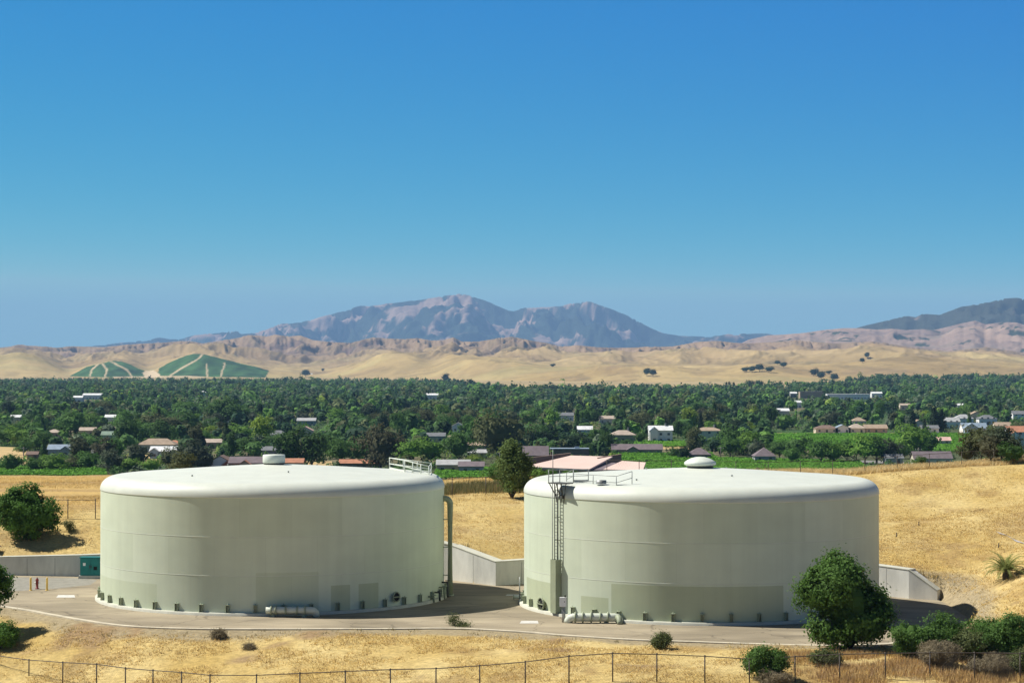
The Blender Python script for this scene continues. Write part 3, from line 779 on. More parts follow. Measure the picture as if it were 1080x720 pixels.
# small valve cluster at the right foot of the left tank
vc = empty('valve_assembly', (0, 0, 0)); tag(vc, 'small cluster of drain valves at the foot of the left tank beside its downpipe', 'valve cluster')
a0, _ = hit(LX, LY, 462)
for k, (px, h) in enumerate(((452, .5), (458, .75), (463, 1.05), (466, 1.4))):
    a, d = hit(LX, LY, px); c = Vector((LX + (TR + .55) * math.cos(a), LY + (TR + .55) * math.sin(a), 0.05))
    b = MB(); b.tube([c, c + Vector((0, 0, h))], 0.09, 8); b.tube([c + Vector((0, 0, h)), Vector((LX + TR * math.cos(a), LY + TR * math.sin(a), h + 0.05))], 0.07, 8)
    b.lathe([(0.03, 0), (0.24, 0), (0.24, 0.05), (0.03, 0.05)], 12, c + Vector((0, 0, h + 0.12)))
    b.build('valve', M['darksteel'] if k % 2 else M['olive'], vc)

# ---- right tank
RX, RY = 17.10, 189.73
TRt, zrR = tank(RX, RY, 'right cream water tank with a caged ladder, roof walkway and domed vent',
    [(555.5, 584, 612, 648, 1), (612, 642, 628, 650, 1), (644.5, 825.5, 617.5, 662, 1)], 'dome', zoff=-0.0)
thB, _ = hit(RX, RY, 710); chairs(TRt, RX, RY, thB)
manhole(TRt, RX, RY, 573, 636, 0.62)
# ladder
aL, dL = hit(RX, RY, 589.5)
nL = Vector((math.cos(aL), math.sin(aL), 0)); tL = Vector((-nL.y, nL.x, 0))
base = nL * (TR + 0.32)
if (tL.x) < 0: tL = -tL
lad = MB()
for s in (-0.2, 0.2): lad.tube([base + tL * s + Vector((0, 0, 0.3)), base + tL * s + Vector((0, 0, TH + 1.2))], 0.04, 6)
z = 0.6
while z < TH + 1.1:
    lad.tube([base + tL * -0.2 + Vector((0, 0, z)), base + tL * 0.2 + Vector((0, 0, z))], 0.02, 5); z += 0.3
for z in (2.5, 4.5, 6.5, 8.5):
    lad.tube([base + tL * 0.2 + Vector((0, 0, z)), nL * TR + tL * 0.2 + Vector((0, 0, z))], 0.03, 5)
    lad.tube([base + tL * -0.2 + Vector((0, 0, z)), nL * TR + tL * -0.2 + Vector((0, 0, z))], 0.03, 5)
L_ = lad.build('ladder', M['darksteel'], TRt)
b = MB(); ex = base + nL * 0.28
b.box(base + nL * 0.30 + tL * 0.0 + Vector((0, 0, 2.55)), (0.04, 0.72, 4.6), aL)
for s in (-0.36, 0.36): b.box(base + nL * 0.02 + tL * s + Vector((0, 0, 2.55)), (0.6, 0.035, 4.6), aL)
b.build('climb_guard', M['olive'], L_)
MB().tube([base + tL * -0.52 + Vector((0, 0, 0.3)), base + tL * -0.52 + Vector((0, 0, TH + 1.4))], 0.035, 6).build('conduit', M['galv'], TRt)
# landing platform with brackets and the antenna mast
pz = TH + 1.28
b = MB(); pc = nL * (TR + 0.1)
b.box(pc + tL * 0.35 + Vector((0, 0, pz)), (1.3, 1.9, 0.09), aL)
for s in (-0.5, 0.5, 1.15):
    b.tube([pc + nL * 0.55 + tL * s + Vector((0, 0, pz - 0.05)), nL * (TR + 0.02) + tL * s * 0.6 + Vector((0, 0, TH - 0.05))], 0.05, 5)
    b.tube([pc - nL * 0.0 + tL * s + Vector((0, 0, pz - 0.05)), nL * (TR + 0.02) + tL * s * 0.6 + Vector((0, 0, TH - 0.4))], 0.035, 5)
b.box(pc + tL * 0.5 + Vector((0, 0, TH + 0.1)), (0.25, 0.5, 0.25), aL)
b.build('landing_platform', M['darksteel'], TRt)
MB().tube([base + tL * -0.45 + Vector((0, 0, pz)), base + tL * -0.45 + Vector((0, 0, pz + 2.9))], 0.05, 6, r2=0.02).build('antenna_mast', M['galv'], TRt)
def rail_pt(px, py, h=0):
    """point of the roof seen at a pixel (fixed-point search over depth)"""
    d = RY - 12
    for _ in range(60):
        x = (px - CX) / F * d - RX; y = d - RY; zz_ = zrR(min(math.hypot(x, y), 15.9)) - 0.03
        d = 0.5 * d + 0.5 * F * (CAMZ - zz_) / (py - HY)
    return Vector(((px - CX) / F * d - RX, d - RY, zz_ + h))
def guard(pl, toe=True, hts=(1.1, 0.55)):
    b = MB()
    for i, p in enumerate(pl):
        b.tube([p, p + Vector((0, 0, hts[0]))], 0.035, 6)
        if i:
            q = pl[i - 1]
            for h in hts: b.tube([q + Vector((0, 0, h)), p + Vector((0, 0, h))], 0.028, 6)
            if toe: b.box((p + q) / 2 + Vector((0, 0, 0.1)), ((p - q).length, 0.04, 0.2), math.atan2((p - q).y, (p - q).x))
    return b.build('roof_guardrail', M['galv'], TRt)
guard([rail_pt(604.5, 511.2), rail_pt(625.5, 512.8), rail_pt(650, 514.3), rail_pt(666.5, 510.4)])
guard([rail_pt(597.5, 510.6), rail_pt(604.6, 509.8), rail_pt(620.5, 507.8)])
guard([pc + tL * -0.55 + nL * .6 + Vector((0, 0, pz)), pc + tL * -0.55 - nL * .6 + Vector((0, 0, pz)), pc + tL * 0.5 - nL * 1.3 + Vector((0, 0, pz))], False)
b = MB(); c0 = rail_pt(634, 511.5); b.lathe([(0.45, 0), (0.45, 0.3), (0.001, 0.34)], 20, c0); b.build('roof_hatch', M['galv'], TRt)

# ---- pipe assemblies lying in front of each tank
def manifold(cx, cy, pxa, pxb, py, r, label, flanges, legs, end_elbow):
    T = empty('pipe_assembly'); tag(T, label, 'pipe')
    d = min(hit(cx, cy, pxa)[1], hit(cx, cy, pxb)[1]) - 0.9
    za = hz_(py, d); A = pt(pxa, py, d); B = pt(pxb, py, d - 0.1); A.z = B.z = za
    P_ = [A + Vector((-0.42, 0.25, -za + 0.0)), A + Vector((-0.36, 0.2, -0.3)), A + Vector((-0.16, 0.08, -0.05)), A] if end_elbow else [A]
    P_ += [A.lerp(B, k / 6) for k in range(1, 7)]
    P_ += [B + Vector((0.2, 0.08, -0.04)), B + Vector((0.42, 0.25, -0.25)), B + Vector((0.46, 0.35, -za))]
    body = MB().tube(P_, r, 16).build('pipe', M['cream'], T)
    u = (B - A).normalized()
    for t in flanges:
        c = A.lerp(B, t); MB().tube([c - u * 0.07, c + u * 0.07], r * 1.35, 18).build('flange', M['olive'], body)
    for t in legs:
        c = A.lerp(B, t); b = MB(); b.box((c.x, c.y, (c.z - r) / 2), (0.22, 0.3, max(c.z - r, .1))); b.box((c.x, c.y, 0.04), (0.4, 0.45, 0.08)); b.build('pipe_support', M['olive'], T)
    if end_elbow:
        c = B + Vector((0.15, 0, 0)); MB().tube([c, c + Vector((0.2, -0.5, 0.02)), c + Vector((0.25, -0.75, -0.3)), c + Vector((0.25, -0.8, -za))], r * .7, 12).build('branch_pipe', M['olive'], T)
    return T
manifold(LX, LY, 281, 328, 642.6, 0.30, 'pale green valve pipe lying along the front of the left tank', (0.12, 0.22, 0.45, 0.7, 0.88), (0.15, 0.85), False)
manifold(RX, RY, 604, 648, 650.2, 0.35, 'pale green flanged pipe lying along the front of the right tank', (0.06, 0.24, 0.44, 0.66, 0.84), (0.8,), True)
sp = empty('inlet_pipe'); tag(sp, 'short pale inlet pipe at the left edge of the right tank', 'pipe')
p0 = on(547, 633.0); MB().tube([p0 + Vector((-0.5, 0, 0.35)), p0 + Vector((0.9, 0.3, 0.35))], 0.13, 10).build('pipe', M['cream'], sp)
MB().tube([p0 + Vector((0.1, 0, 0)), p0 + Vector((0.1, 0, 2.2))], 0.05, 6).build('riser', M['galv'], sp)
MB().tube([p0 + Vector((-0.5, 0, 0.35)), p0 + Vector((-0.42, 0, 0.35))], 0.22, 12).build('flange', M['olive'], sp)

# control box on its post
p = on(595.0, 655.5); cb = empty('control_box', p); tag(cb, 'white control box on a grey post at the foot of the ladder', 'control box')
MB().tube([(0, 0, 0), (0, 0, 1.5)], 0.1, 8).tube([(-.16, 0, 0), (-.16, 0, 1.3)], 0.04, 6).build('post', M['galv'], cb)
b = MB(); b.box((-0.1, 0, 1.72), (0.56, 0.3, 0.78)); bx_ = b.build('box', M['white'], cb)
b = MB(); b.box((-0.1, -0.16, 1.72), (0.44, 0.02, 0.64)); b.build('box_door', M['white'], bx_)
b = MB(); b.box((0.02, -0.175, 1.74), (0.05, 0.02, 0.1)); b.build('latch', M['darksteel'], bx_)
MB().tube([(0.08, 0, 2.1), (0.08, 0, 2.28)], 0.06, 8).build('antenna_cap', M['black'], bx_)
# electrical cabinet by the left retaining wall
p = on(97, 609.0); tb = empty('electrical_cabinet', (p.x, p.y, 0)); tag(tb, 'teal green electrical cabinet against the left retaining wall', 'electrical cabinet')
MB().box((0, 0, 0.15), (2.4, 1.3, 0.3)).build('plinth', M['concrete'], tb)
b = MB(); b.box((0, 0, 1.2), (2.1, 1.0, 1.8)); cab = b.build('cabinet_body', M['teal'], tb)
MB().box((0, -0.02, 2.13), (2.24, 1.14, 0.07)).build('cabinet_lid', M['teal'], tb)
for s in (-0.53, 0.53): 
    dd = MB().box((s, -0.515, 1.2), (0.98, 0.03, 1.6)).build('cabinet_door', M['teal'], tb)
    MB().box((s * 0.15, -0.55, 1.2), (0.05, 0.05, 0.3)).build('handle', M['darksteel'], dd)
MB().box((-0.62, -0.545, 1.45), (0.26, 0.012, 0.3)).build('white_plate', M['white'], tb)
MB().box((0.5, -0.56, 1.05), (0.34, 0.04, 0.34)).build('fan_grille', M['black'], tb)
# bollards and hydrant
bol = None
for px, lab in ((33, 'yellow bollard left of the red hydrant'), (50.2, 'yellow bollard right of the red hydrant')):
    p = on(px, 622.0)
    o = empty('bollard', p); tag(o, lab, 'bollard', 'yellow bollards guarding the hydrant')
    if bol is None: bol = MB().lathe([(0.1, 0), (0.1, 1.15), (0.085, 1.21), (0.04, 1.25), (0.001, 1.26)], 16).mesh('post', M['yellow']); cap_ = MB().lathe([(0.16, 0), (0.16, 0.05), (0.1, 0.08)], 16).mesh('base_plate', M['yellow'])
    link('post', bol, o); link('base_plate', cap_, o)
p = on(39.8, 620.5); hy = empty('hydrant', p); tag(hy, 'small dark red hydrant standing between two yellow bollards', 'hydrant')
MB().lathe([(0.2, 0), (0.2, 0.08), (0.12, 0.1), (0.12, 0.75), (0.16, 0.78), (0.16, 0.86), (0.12, 0.98), (0.05, 1.05), (0.05, 1.12)], 18).build('barrel', M['red'], hy)
for s in (-1, 1): MB().tube([(s * 0.1, 0, 0.62), (s * 0.24, 0, 0.62)], 0.07, 10).build('nozzle', M['white'], hy)
MB().tube([(0, -0.1, 0.55), (0, -0.26, 0.55)], 0.09, 10).build('nozzle', M['red'], hy)

# ---- retaining walls (poured concrete with joints)
M['wallconc'] = mat('poured_concrete', (0.60, 0.59, 0.53), 0.9, 0.2, 0.5, 0.006, 5, stretch=(1, 1, 0.35))
def wall(pts, tops, name, label, thick=1.1):
    b = MB(); n = len(pts); P2 = [Vector((p.x, p.y)) for p in pts]; L_, R_ = [], []
    for i, p in enumerate(P2):
        t = (P2[min(i + 1, n - 1)] - P2[max(i - 1, 0)]).normalized(); nn = Vector((-t.y, t.x))
        L_.append(p + nn * thick); R_.append(p)
    vs = []
    for i in range(n): vs += [(R_[i].x, R_[i].y, -1.2), (L_[i].x, L_[i].y, -1.2), (L_[i].x, L_[i].y, tops[i]), (R_[i].x, R_[i].y, tops[i])]
    fs = [(0, 1, 2, 3), tuple(4 * (n - 1) + k for k in (3, 2, 1, 0))]
    for i in range(n - 1):
        for k in range(4): fs.append((i * 4 + k, i * 4 + 4 + k, i * 4 + 4 + (k + 1) % 4, i * 4 + (k + 1) % 4))
    b.add(vs, fs); o = b.build(name, M['wallconc']); tag(o, label, 'retaining wall')
    # dark panel joints
    jb = MB()
    for i in range(n - 1):
        L__ = (P2[i + 1] - P2[i]).length; m = max(1, int(L__ / 2.4)); t = (P2[i + 1] - P2[i]).normalized()
        for k in range(1, m):
            q = P2[i].lerp(P2[i + 1], k / m); zt_ = tops[i] + (tops[i + 1] - tops[i]) * k / m
            jb.box((q.x, q.y, zt_ / 2 - 0.1), (0.03, 0.012, zt_ - 0.1), math.atan2(t.y, t.x))
    jb.build('panel_joints', M['darksteel'], o)
    # coping
    cb_ = MB()
    for i in range(n - 1):
        a_, c_ = P2[i], P2[i + 1]; t = (c_ - a_).normalized(); nn = Vector((-t.y, t.x)); vs = []
        for p_, z_ in ((a_, tops[i]), (c_, tops[i + 1])):
            for off in (-0.04, thick + 0.04): q = p_ + nn * off; vs += [(q.x, q.y, z_ + 0.004), (q.x, q.y, z_ + 0.09)]
        cb_.add(vs, [(0, 4, 6, 2), (1, 3, 7, 5), (0, 1, 5, 4), (2, 6, 7, 3), (0, 2, 3, 1), (4, 5, 7, 6)])
    cb_.build('coping', M['ring'], o)
    return o
def ztop(px, py, d): return CAMZ - (py - HY) * d / F
wall(W1[:5], [2.5, ztop(0, 587.5, W1[1].y), ztop(88, 585.5, W1[2].y), 2.3, 3.2], 'retaining_wall', 'long grey concrete retaining wall left of the left tank, behind the cabinet')
wall(W1[4:], [3.2, 4.2, ztop(478, 575, W1[6].y), ztop(523, 592.3, 204.8)], 'retaining_wall', 'sunlit pale concrete wall sloping down between the tanks')
wall(W2[:4], [ztop(523, 592.5, 204.8), 2.35, 2.6, 2.7], 'retaining_wall', 'shaded concrete wall behind the left edge of the right tank')
wall(W2[3:], [2.7, ztop(958, 600.8, W2[4].y), ztop(988, 622.5, W2[5].y)], 'retaining_wall', 'pale concrete wing wall right of the right tank ending in the grass slope')

# ---- chain link fences
def fence(tops, h, label, step_wire=0.17, rail_r=0.03, post_r=0.045, mesh_wire=True, base=None):
    """tops: list of post-top points; each post runs down to the ground"""
    T = empty('chain_link_fence'); tag(T, label, 'fence')
    P_ = [Vector(p) for p in tops]
    for p in P_:
        zg = gz(p.x, p.y); MB().tube([(p.x, p.y, zg - 0.2), (p.x, p.y, p.z)], post_r, 7).lathe([(post_r * 1.5, 0), (post_r * 1.4, 0.06), (0.001, 0.1)], 7, (p.x, p.y, p.z)).build('post', M['fencewood'], T)
    MB().tube(P_, rail_r, 6).build('top_rail', M['fencewood'], T)
    if mesh_wire:
        vs = []; fs = []
        w = 0.0035
        for a, c in zip(P_[:-1], P_[1:]):
            L__ = (c - a).length; n_ = int(L__ / step_wire); za = min(gz(a.x, a.y), a.z - 0.5); zc = min(gz(c.x, c.y), c.z - 0.5)
            t = (c - a).normalized(); nrm = Vector((t.y, -t.x, 0)).normalized() * w
            def P(s, v):
                s_ = min(max(s, 0), 1); q = a.lerp(c, s_); zb_ = za + (zc - za) * s_ + 0.05
                return Vector((q.x, q.y, zb_ + (q.z - zb_) * v))
            for k in range(n_):
                for sgn in (-1, 1):
                    s0 = k / n_; s1 = min(max(s0 + sgn * (h * 0.9) / L__, 0), 1)
                    vv = abs(s1 - s0) * L__ / (h * 0.9)
                    A_, B_ = P(s0, 0), P(s1, vv)
                    i0 = len(vs); side = Vector((0, 0, w)) if False else t * w
                    vs += [A_ - side, A_ + side, B_ + side, B_ - side, A_ + nrm, B_ + nrm]
                    fs += [(i0, i0 + 1, i0 + 2, i0 + 3), (i0, i0 + 3, i0 + 5, i0 + 4), (i0 + 1, i0 + 4, i0 + 5, i0 + 2)]
        b = MB(); b.add(vs, fs); b.build('wire_mesh', M['mesh'], T)
    return T
tops = []
for px, py, d in [(-34, 684, 169.5), (-2, 690.5, 166.5), (31.4, 695, 163.6), (67, 697.5, 160.8), (102.6, 699.5, 158), (133, 703.5, 155.6), (162, 706, 153.3), (192, 708, 151), (222, 711, 148.8), (271, 711, 148), (316.7, 709, 147.3), (364.5, 707, 147), (412, 705, 146.8), (460, 704, 146.6), (506, 701, 146.4), (554, 697, 146.2), (600, 691, 146), (646, 688, 146), (692.5, 689, 146), (743, 691, 146.2), (790, 694, 146.4), (838, 691.5, 146.8), (885, 689, 147.2), (933, 688, 147.4), (980, 687.5, 147.6), (1027, 687.5, 147.8), (1075, 688, 148), (1120, 688, 148)]:
    tops.append(pt(px, py, d))
fence(tops, 2.1, 'rusty chain link fence along the bottom of the foreground slope', 0.2, 0.035, 0.05)
tops = []
for px in range(-60, 110, 29):
    q = drop(px + 16, 547.8 + max(0, (40 - px)) * 0.08); tops.append(q + Vector((0, 0, 2.05)))
fence(tops, 2.05, 'chain link fence crossing the field behind the left tank', 0.3, 0.03, 0.05)
tops = [drop(px, y) + Vector((0, 0, 2.05)) for px, y in [(441, 525.5), (477, 523.2), (512.5, 521.3), (548, 520), (584, 519)]]
fence(tops, 2.05, 'chain link fence seen in the gap between the two tanks', 0.3, 0.03, 0.05)
tops = []
for px in range(640, 1130, 34):
    y = np.interp(px, [640, 755, 823, 857, 891, 925, 959, 993, 1027, 1080, 1130], [498, 499, 501, 502.5, 504, 501.5, 498.5, 496, 493, 488.5, 484])
    d = 262.0; x = (px - CX) / F * d; tops.append(Vector((x, d, max(gz(x, d), CAMZ - (y - HY) * d / F - 0.3) + 1.85)))
fence(tops, 1.85, 'dark chain link fence along the crest behind the right tank', 0.3, 0.03, 0.045)
# short marker stakes on the right slope
for px, py, lab in ((945, 566.5, 'short dark stake on the right slope, nearest the right tank'), (968.5, 554, 'short dark stake on the right slope, above the other near the tank'), (1052.5, 577.5, 'short dark stake on the right slope just above the palm')):
    p = drop(px, py); b = MB(); b.tube([p - Vector((0, 0, .1)), p + Vector((0.03, 0, 0.42))], 0.07, 6, r2=0.045); b.box(p + Vector((0.03, 0, .42)), (.13, .13, .05)); o = b.build('marker_stake', M['fencewood']); tag(o, lab, 'stake', 'marker stakes on the right slope')
# shed roof above the left wall
p = drop(-6, 586, None); sh = empty('small_shed', (p.x - 1.0, p.y + 1.2, gz(p.x, p.y + 1.2))); tag(sh, 'brown roofed little shed peeping in at the left edge above the wall', 'shed')
M['brownroof'] = mat('brown_roofing', (0.22, 0.12, 0.10), 0.9, 0.2, 1.5)
MB().box((0, 0, 0.15), (2.0, 1.6, 0.9)).build('wall', M['concrete'], sh)
b = MB(); b.add([(-1.2, -1, .55), (1.3, -1, .55), (1.3, 1, .55), (-1.2, 1, .55), (-1.2, 0, 1.1), (0.7, 0, 1.1)], [(0, 1, 5, 4), (3, 4, 5, 2), (1, 2, 5), (0, 4, 3), (0, 3, 2, 1)]); b.build('roof', M['brownroof'], sh)
# ================================================================== TREES AND PLANTS
def leafmat(name, col, var=0.35, sc=0.35, rnd=0.0, attr=None):
    return mat(name, col, 0.75, var, sc, attr=attr, trans=0.38, spec=0.15, rnd=rnd)
GREENS = {
    'dark green': leafmat('leaf_dark_green', (0.075, 0.15, 0.036), 0.3, 0.2, 0.2),
    'mid green': leafmat('leaf_mid_green', (0.10, 0.205, 0.042), 0.3, 0.2, 0.2),
    'bright green': leafmat('leaf_bright_green', (0.16, 0.29, 0.045), 0.25, 0.2, 0.15),
    'yellow green': leafmat('leaf_yellow_green', (0.22, 0.31, 0.04), 0.25, 0.2, 0.15),
    'olive green': leafmat('leaf_olive_green', (0.11, 0.125, 0.05), 0.3, 0.2, 0.2),
    'grey green': leafmat('leaf_grey_green', (0.095, 0.120, 0.068), 0.3, 0.2, 0.2),
    'blackish green': leafmat('leaf_blackish_green', (0.034, 0.066, 0.028), 0.3, 0.2, 0.2),
    'brownish': leafmat('leaf_brownish', (0.115, 0.115, 0.06), 0.3, 0.2, 0.2),
}
GCOL = {'dark green': (0.036, 0.072, 0.024), 'mid green': (0.052, 0.100, 0.028), 'bright green': (0.085, 0.16, 0.032), 'olive green': (0.080, 0.095, 0.040), 'grey green': (0.075, 0.10, 0.060), 'blackish green': (0.022, 0.050, 0.026), 'yellow green': (0.13, 0.18, 0.035)}

def unit(rng, n):
    v = rng.normal(size=(n, 3)); return v / np.linalg.norm(v, axis=1)[:, None]
def leaf_quads(rng, P, Nn, size, aspect=0.7, jit=0.75):
    """one small bent-free quad per point, facing roughly along Nn"""
    n = len(P)
    nn = Nn + jit * unit(rng, n); nn /= np.linalg.norm(nn, axis=1)[:, None] + 1e-9
    r = unit(rng, n); a = np.cross(nn, r); a /= np.linalg.norm(a, axis=1)[:, None] + 1e-9
    b = np.cross(nn, a)
    s = size * rng.uniform(0.6, 1.35, n)[:, None]
    V = np.stack([P - a * s - b * s * aspect * 0.4, P + a * s * 0.2 - b * s * aspect, P + a * s + b * s * 0.3 * aspect, P - a * s * 0.1 + b * s * aspect], 1).reshape(-1, 3)
    return V, np.arange(4 * n).reshape(-1, 4)
def crown_pts(rng, shape, rx, rz, n_clump, per, spread, flat=0.0):
    """clump centres over several uneven lobes, leaves gathered round each clump; z=0 is the crown's bottom"""
    if shape == 'cone':
        h = rng.uniform(0, 1, n_clump) ** 1.25; r = rx * (1 - h) ** 0.85 * (0.75 + 0.25 * rng.random(n_clump)) * (0.82 + 0.18 * np.cos(h * 40))
        a = rng.uniform(0, 2 * np.pi, n_clump)
        c = np.stack([r * np.cos(a), r * np.sin(a), h * rz * 2], 1); nrm = np.stack([np.cos(a), np.sin(a), 0.5 + 0 * a], 1)
    else:
        nl = {'dome': 13, 'round': 7, 'spread': 10, 'tall': 8, 'poplar': 5, 'bush': 7, 'irregular': 11}[shape]
        L = unit(rng, nl) * rng.uniform(0.25, 0.62, nl)[:, None]
        if shape in ('tall', 'poplar'): L = np.stack([L[:, 0] * .7, L[:, 1] * .7, np.linspace(-0.7, 0.75, nl)], 1)
        if shape == 'spread': L[:, 2] *= 0.55
        lr = rng.uniform(0.36, 0.56, nl)
        if shape == 'dome': L = unit(rng, nl) * rng.uniform(0.3, 0.66, nl)[:, None]; lr = rng.uniform(0.27, 0.42, nl)
        if shape == 'irregular': lr *= 0.82; L *= 1.15
        k = rng.integers(0, nl, n_clump); d = unit(rng, n_clump)
        if shape != 'dome': d[:, 2] = np.where(d[:, 2] < -0.35, -d[:, 2] * 0.5, d[:, 2])
        c = L[k] + d * (lr[k] * rng.uniform(0.72, 1.05, n_clump))[:, None]
        top = np.abs(c[:, 2]).max(); c[:, 2] = c[:, 2] / top; m = np.quantile(np.abs(c[:, :2]), 0.97); c[:, :2] /= m
        if shape == 'dome':
            q_ = np.linalg.norm(c, axis=1); az = np.arctan2(c[:, 1], c[:, 0]); e_ = c[:, 2] / np.maximum(q_, 1e-6); ph = rng.uniform(0, 6, 4)
            lim = 0.93 + 0.13 * np.sin(3 * az + ph[0] + 2.5 * e_) + 0.09 * np.sin(5 * az + ph[1] - 3 * e_) + 0.07 * np.sin(7 * e_ + ph[2]) + 0.05 * rng.normal(size=n_clump)
            c = c * (np.minimum(q_, lim) / np.maximum(q_, 1e-6))[:, None]
            sprig = rng.random(n_clump) < 0.05; c[sprig] *= 1.12; c[:, 2] = np.maximum(c[:, 2], -0.95)
            gap = np.sin(4.1 * c[:, 0] + ph[0]) * np.sin(4.7 * c[:, 1] + ph[1]) * np.sin(5.3 * c[:, 2] + ph[3]) > 0.42; c[gap] *= 0.6
        nrm = d * 0.8 + c * 0.4 + np.array([0, 0, 0.25])
        c = c * np.array([rx, rx, rz]) + np.array([0, 0, rz])
    P = np.repeat(c, per, 0) + rng.normal(size=(n_clump * per, 3)) * spread * np.array([1, 1, 0.75])
    Nn = np.repeat(nrm, per, 0)
    return P, Nn
def core(rng, shape, rx, rz, k=0.62):
    """a rough inner mass of foliage so thin places read as deep leaves, not as empty air"""
    n, m = 12, 7; V = []; ph = rng.uniform(0, 6, 4)
    for j in range(m):
        t = (j + .5) / m
        pr = (1 - t) ** .9 if shape == 'cone' else math.sin(math.pi * t) ** 0.6
        for i in range(n):
            a = 2 * math.pi * i / n
            q = k * pr * (1 + 0.22 * math.sin(2 * a + ph[0]) + 0.15 * math.sin(3 * a + ph[1] + 4 * t))
            V.append((rx * q * math.cos(a), rx * q * math.sin(a), rz * 2 * (0.14 + 0.72 * t)))
    F_ = [(j * n + i, j * n + (i + 1) % n, (j + 1) * n + (i + 1) % n, (j + 1) * n + i) for j in range(m - 1) for i in range(n)]
    return np.array(V), np.array(F_)
def crown_mesh(rng, name, shape, rx, rz, n_clump, per, leaf, m, spread=None, with_core=0.6, aspect=0.7):
    P, Nn = crown_pts(rng, shape, rx, rz, n_clump, per, spread or leaf * 1.6)
    V, Fq = leaf_quads(rng, P, Nn / (np.linalg.norm(Nn, axis=1)[:, None] + 1e-9), leaf, aspect, 0.6)
    if with_core:
        V2, F2 = core(rng, shape, rx, rz, with_core); Fq = np.concatenate([Fq, F2 + len(V)]); V = np.concatenate([V, V2])
    return np_mesh(name, V, Fq, m)
def trunk_mesh(rng, h, r, rx, rz, forks=5, cb=None):
    b = MB(); cb = cb if cb is not None else h
    wob = [Vector((rng.normal() * r * .6, rng.normal() * r * .6, 0)) for _ in range(5)]
    top = cb + rz * 0.7
    pts = [Vector((0, 0, -0.3))] + [wob[k] * (k / 3) + Vector((0, 0, top * (k + 1) / 5)) for k in range(5)]
    b.tube(pts, r * 1.25, 8, r2=r * .35)
    for k in range(forks):
        a = 2 * math.pi * k / forks + rng.uniform(-.4, .4); z0 = cb * rng.uniform(.65, 1.0)
        p0 = Vector((0, 0, z0)); p1 = p0 + Vector((math.cos(a) * rx * .35, math.sin(a) * rx * .35, rz * .35)); p2 = p0 + Vector((math.cos(a) * rx * .68, math.sin(a) * rx * .68, rz * .8))
        b.tube([p0, p1, p2], r * .5, 6, r2=r * .12)
    return b.mesh('trunk', M['bark'])
def near_tree(name, label, cat, loc, shape, rx, h, cb, n_clump, per, leaf, m, seed, forks=6, tr=0.16, core_k=0.5, spread=None, group=None):
    """crown bottom at cb, top at h"""
    rng = np.random.default_rng(seed); rz = (h - cb) / 2
    o = empty(name, loc); tag(o, label, cat, group)
    c = link('crown', crown_mesh(rng, 'crown', shape, rx, rz, n_clump, per, leaf * (2.1 if m is LG['brush'] else 1), m, spread, core_k, 0.13 if m is LG['brush'] else 0.7), o, (0, 0, cb))
    link('trunk', trunk_mesh(rng, h, tr, rx, rz, forks, cb), o)
    return o
LG = {'oak': leafmat('oak_leaves', (0.092, 0.19, 0.034), 0.3, 0.9), 'oakdark': leafmat('dark_oak_leaves', (0.090, 0.172, 0.036), 0.3, 0.9),
      'olive': leafmat('olive_leaves', (0.13, 0.185, 0.055), 0.3, 0.9), 'fresh': leafmat('fresh_leaves', (0.095, 0.18, 0.04), 0.3, 1.2),
      'brush': leafmat('dry_brush_twigs', (0.24, 0.20, 0.125), 0.3, 1.2), 'sage': leafmat('sage_leaves', (0.125, 0.15, 0.055), 0.3, 1.5)}
# the near trees and bushes
p = drop(29, 575); near_tree('broad_tree', 'round dark green tree on the bank above the left retaining wall', 'tree', (p.x, p.y + 1.5, gz(p.x, p.y + 1.5)), 'dome', 3.2, 6.6, 0.0, 460, 75, 0.13, LG['oak'], 5, core_k=0.4, spread=0.3)
p = on(-6, 652.0); near_tree('broad_tree', 'dark tree cut off by the left edge in front of the yard', 'tree', (p.x - 0.9, p.y - 2.5, gz(p.x, p.y - 2.5)), 'dome', 2.9, 6.6, 0.0, 460, 70, 0.125, LG['oak'], 9, core_k=0.35, spread=0.28)
p = on(-28, 614.0); near_tree('broad_tree', 'unseen green tree outside the left edge, there to shade the gravel apron', 'tree', (p.x - 4.0, p.y + 0.5, 0), 'spread', 3.0, 6.0, 1.0, 300, 22, 0.14, LG['oak'], 12, core_k=0.5, spread=0.3)  # out of view, added to cast the shadow on the yard's left end
p = drop(540, 527); near_tree('broad_tree', 'olive green tree behind the left edge of the right tank', 'tree', (p.x, p.y + 1.5, gz(p.x, p.y + 1.5) - .2), 'dome', 1.85, 6.9, 0.1, 300, 50, 0.14, LG['olive'], 21, core_k=0.4, spread=0.38)
TR1 = on(895, 686, -0.1); near_tree('broad_tree', 'dense dark green tree in front of the right end of the right tank', 'tree', (TR1.x, TR1.y, gz(TR1.x, TR1.y)), 'dome', 3.35, 6.9, 0.1, 620, 100, 0.12, LG['oakdark'], 36, forks=8, tr=0.2, core_k=0.42, spread=0.36)
def bush(px, py, w, h, m, label, seed, shape='dome', dens=1.0, leaf=0.075, z=None, core_k=0.3, cb=0.02):
    p = drop(px, py); near_tree('bush', label, 'bush', (p.x, p.y, gz(p.x, p.y)), shape, w, h, cb, int(150 * dens), 42, leaf, LG[m], seed, forks=6, tr=0.05, core_k=core_k, spread=0.2)
bush(698, 684, 0.62, 1.25, 'sage', 'small rounded grey green bush on the verge below the right tank', 41, dens=1.1, leaf=0.05)
bush(808, 716, 1.45, 2.3, 'fresh', 'fresh green bush on the slope left of the big dark tree', 42, dens=2.2)
bush(816, 723, 1.1, 0.9, 'brush', 'dry brown brush under the fresh green bush', 47, dens=1.0, core_k=0)
bush(962, 694, 1.5, 3.0, 'oakdark', 'dark green bush just right of the big dark tree', 43, dens=2.0)
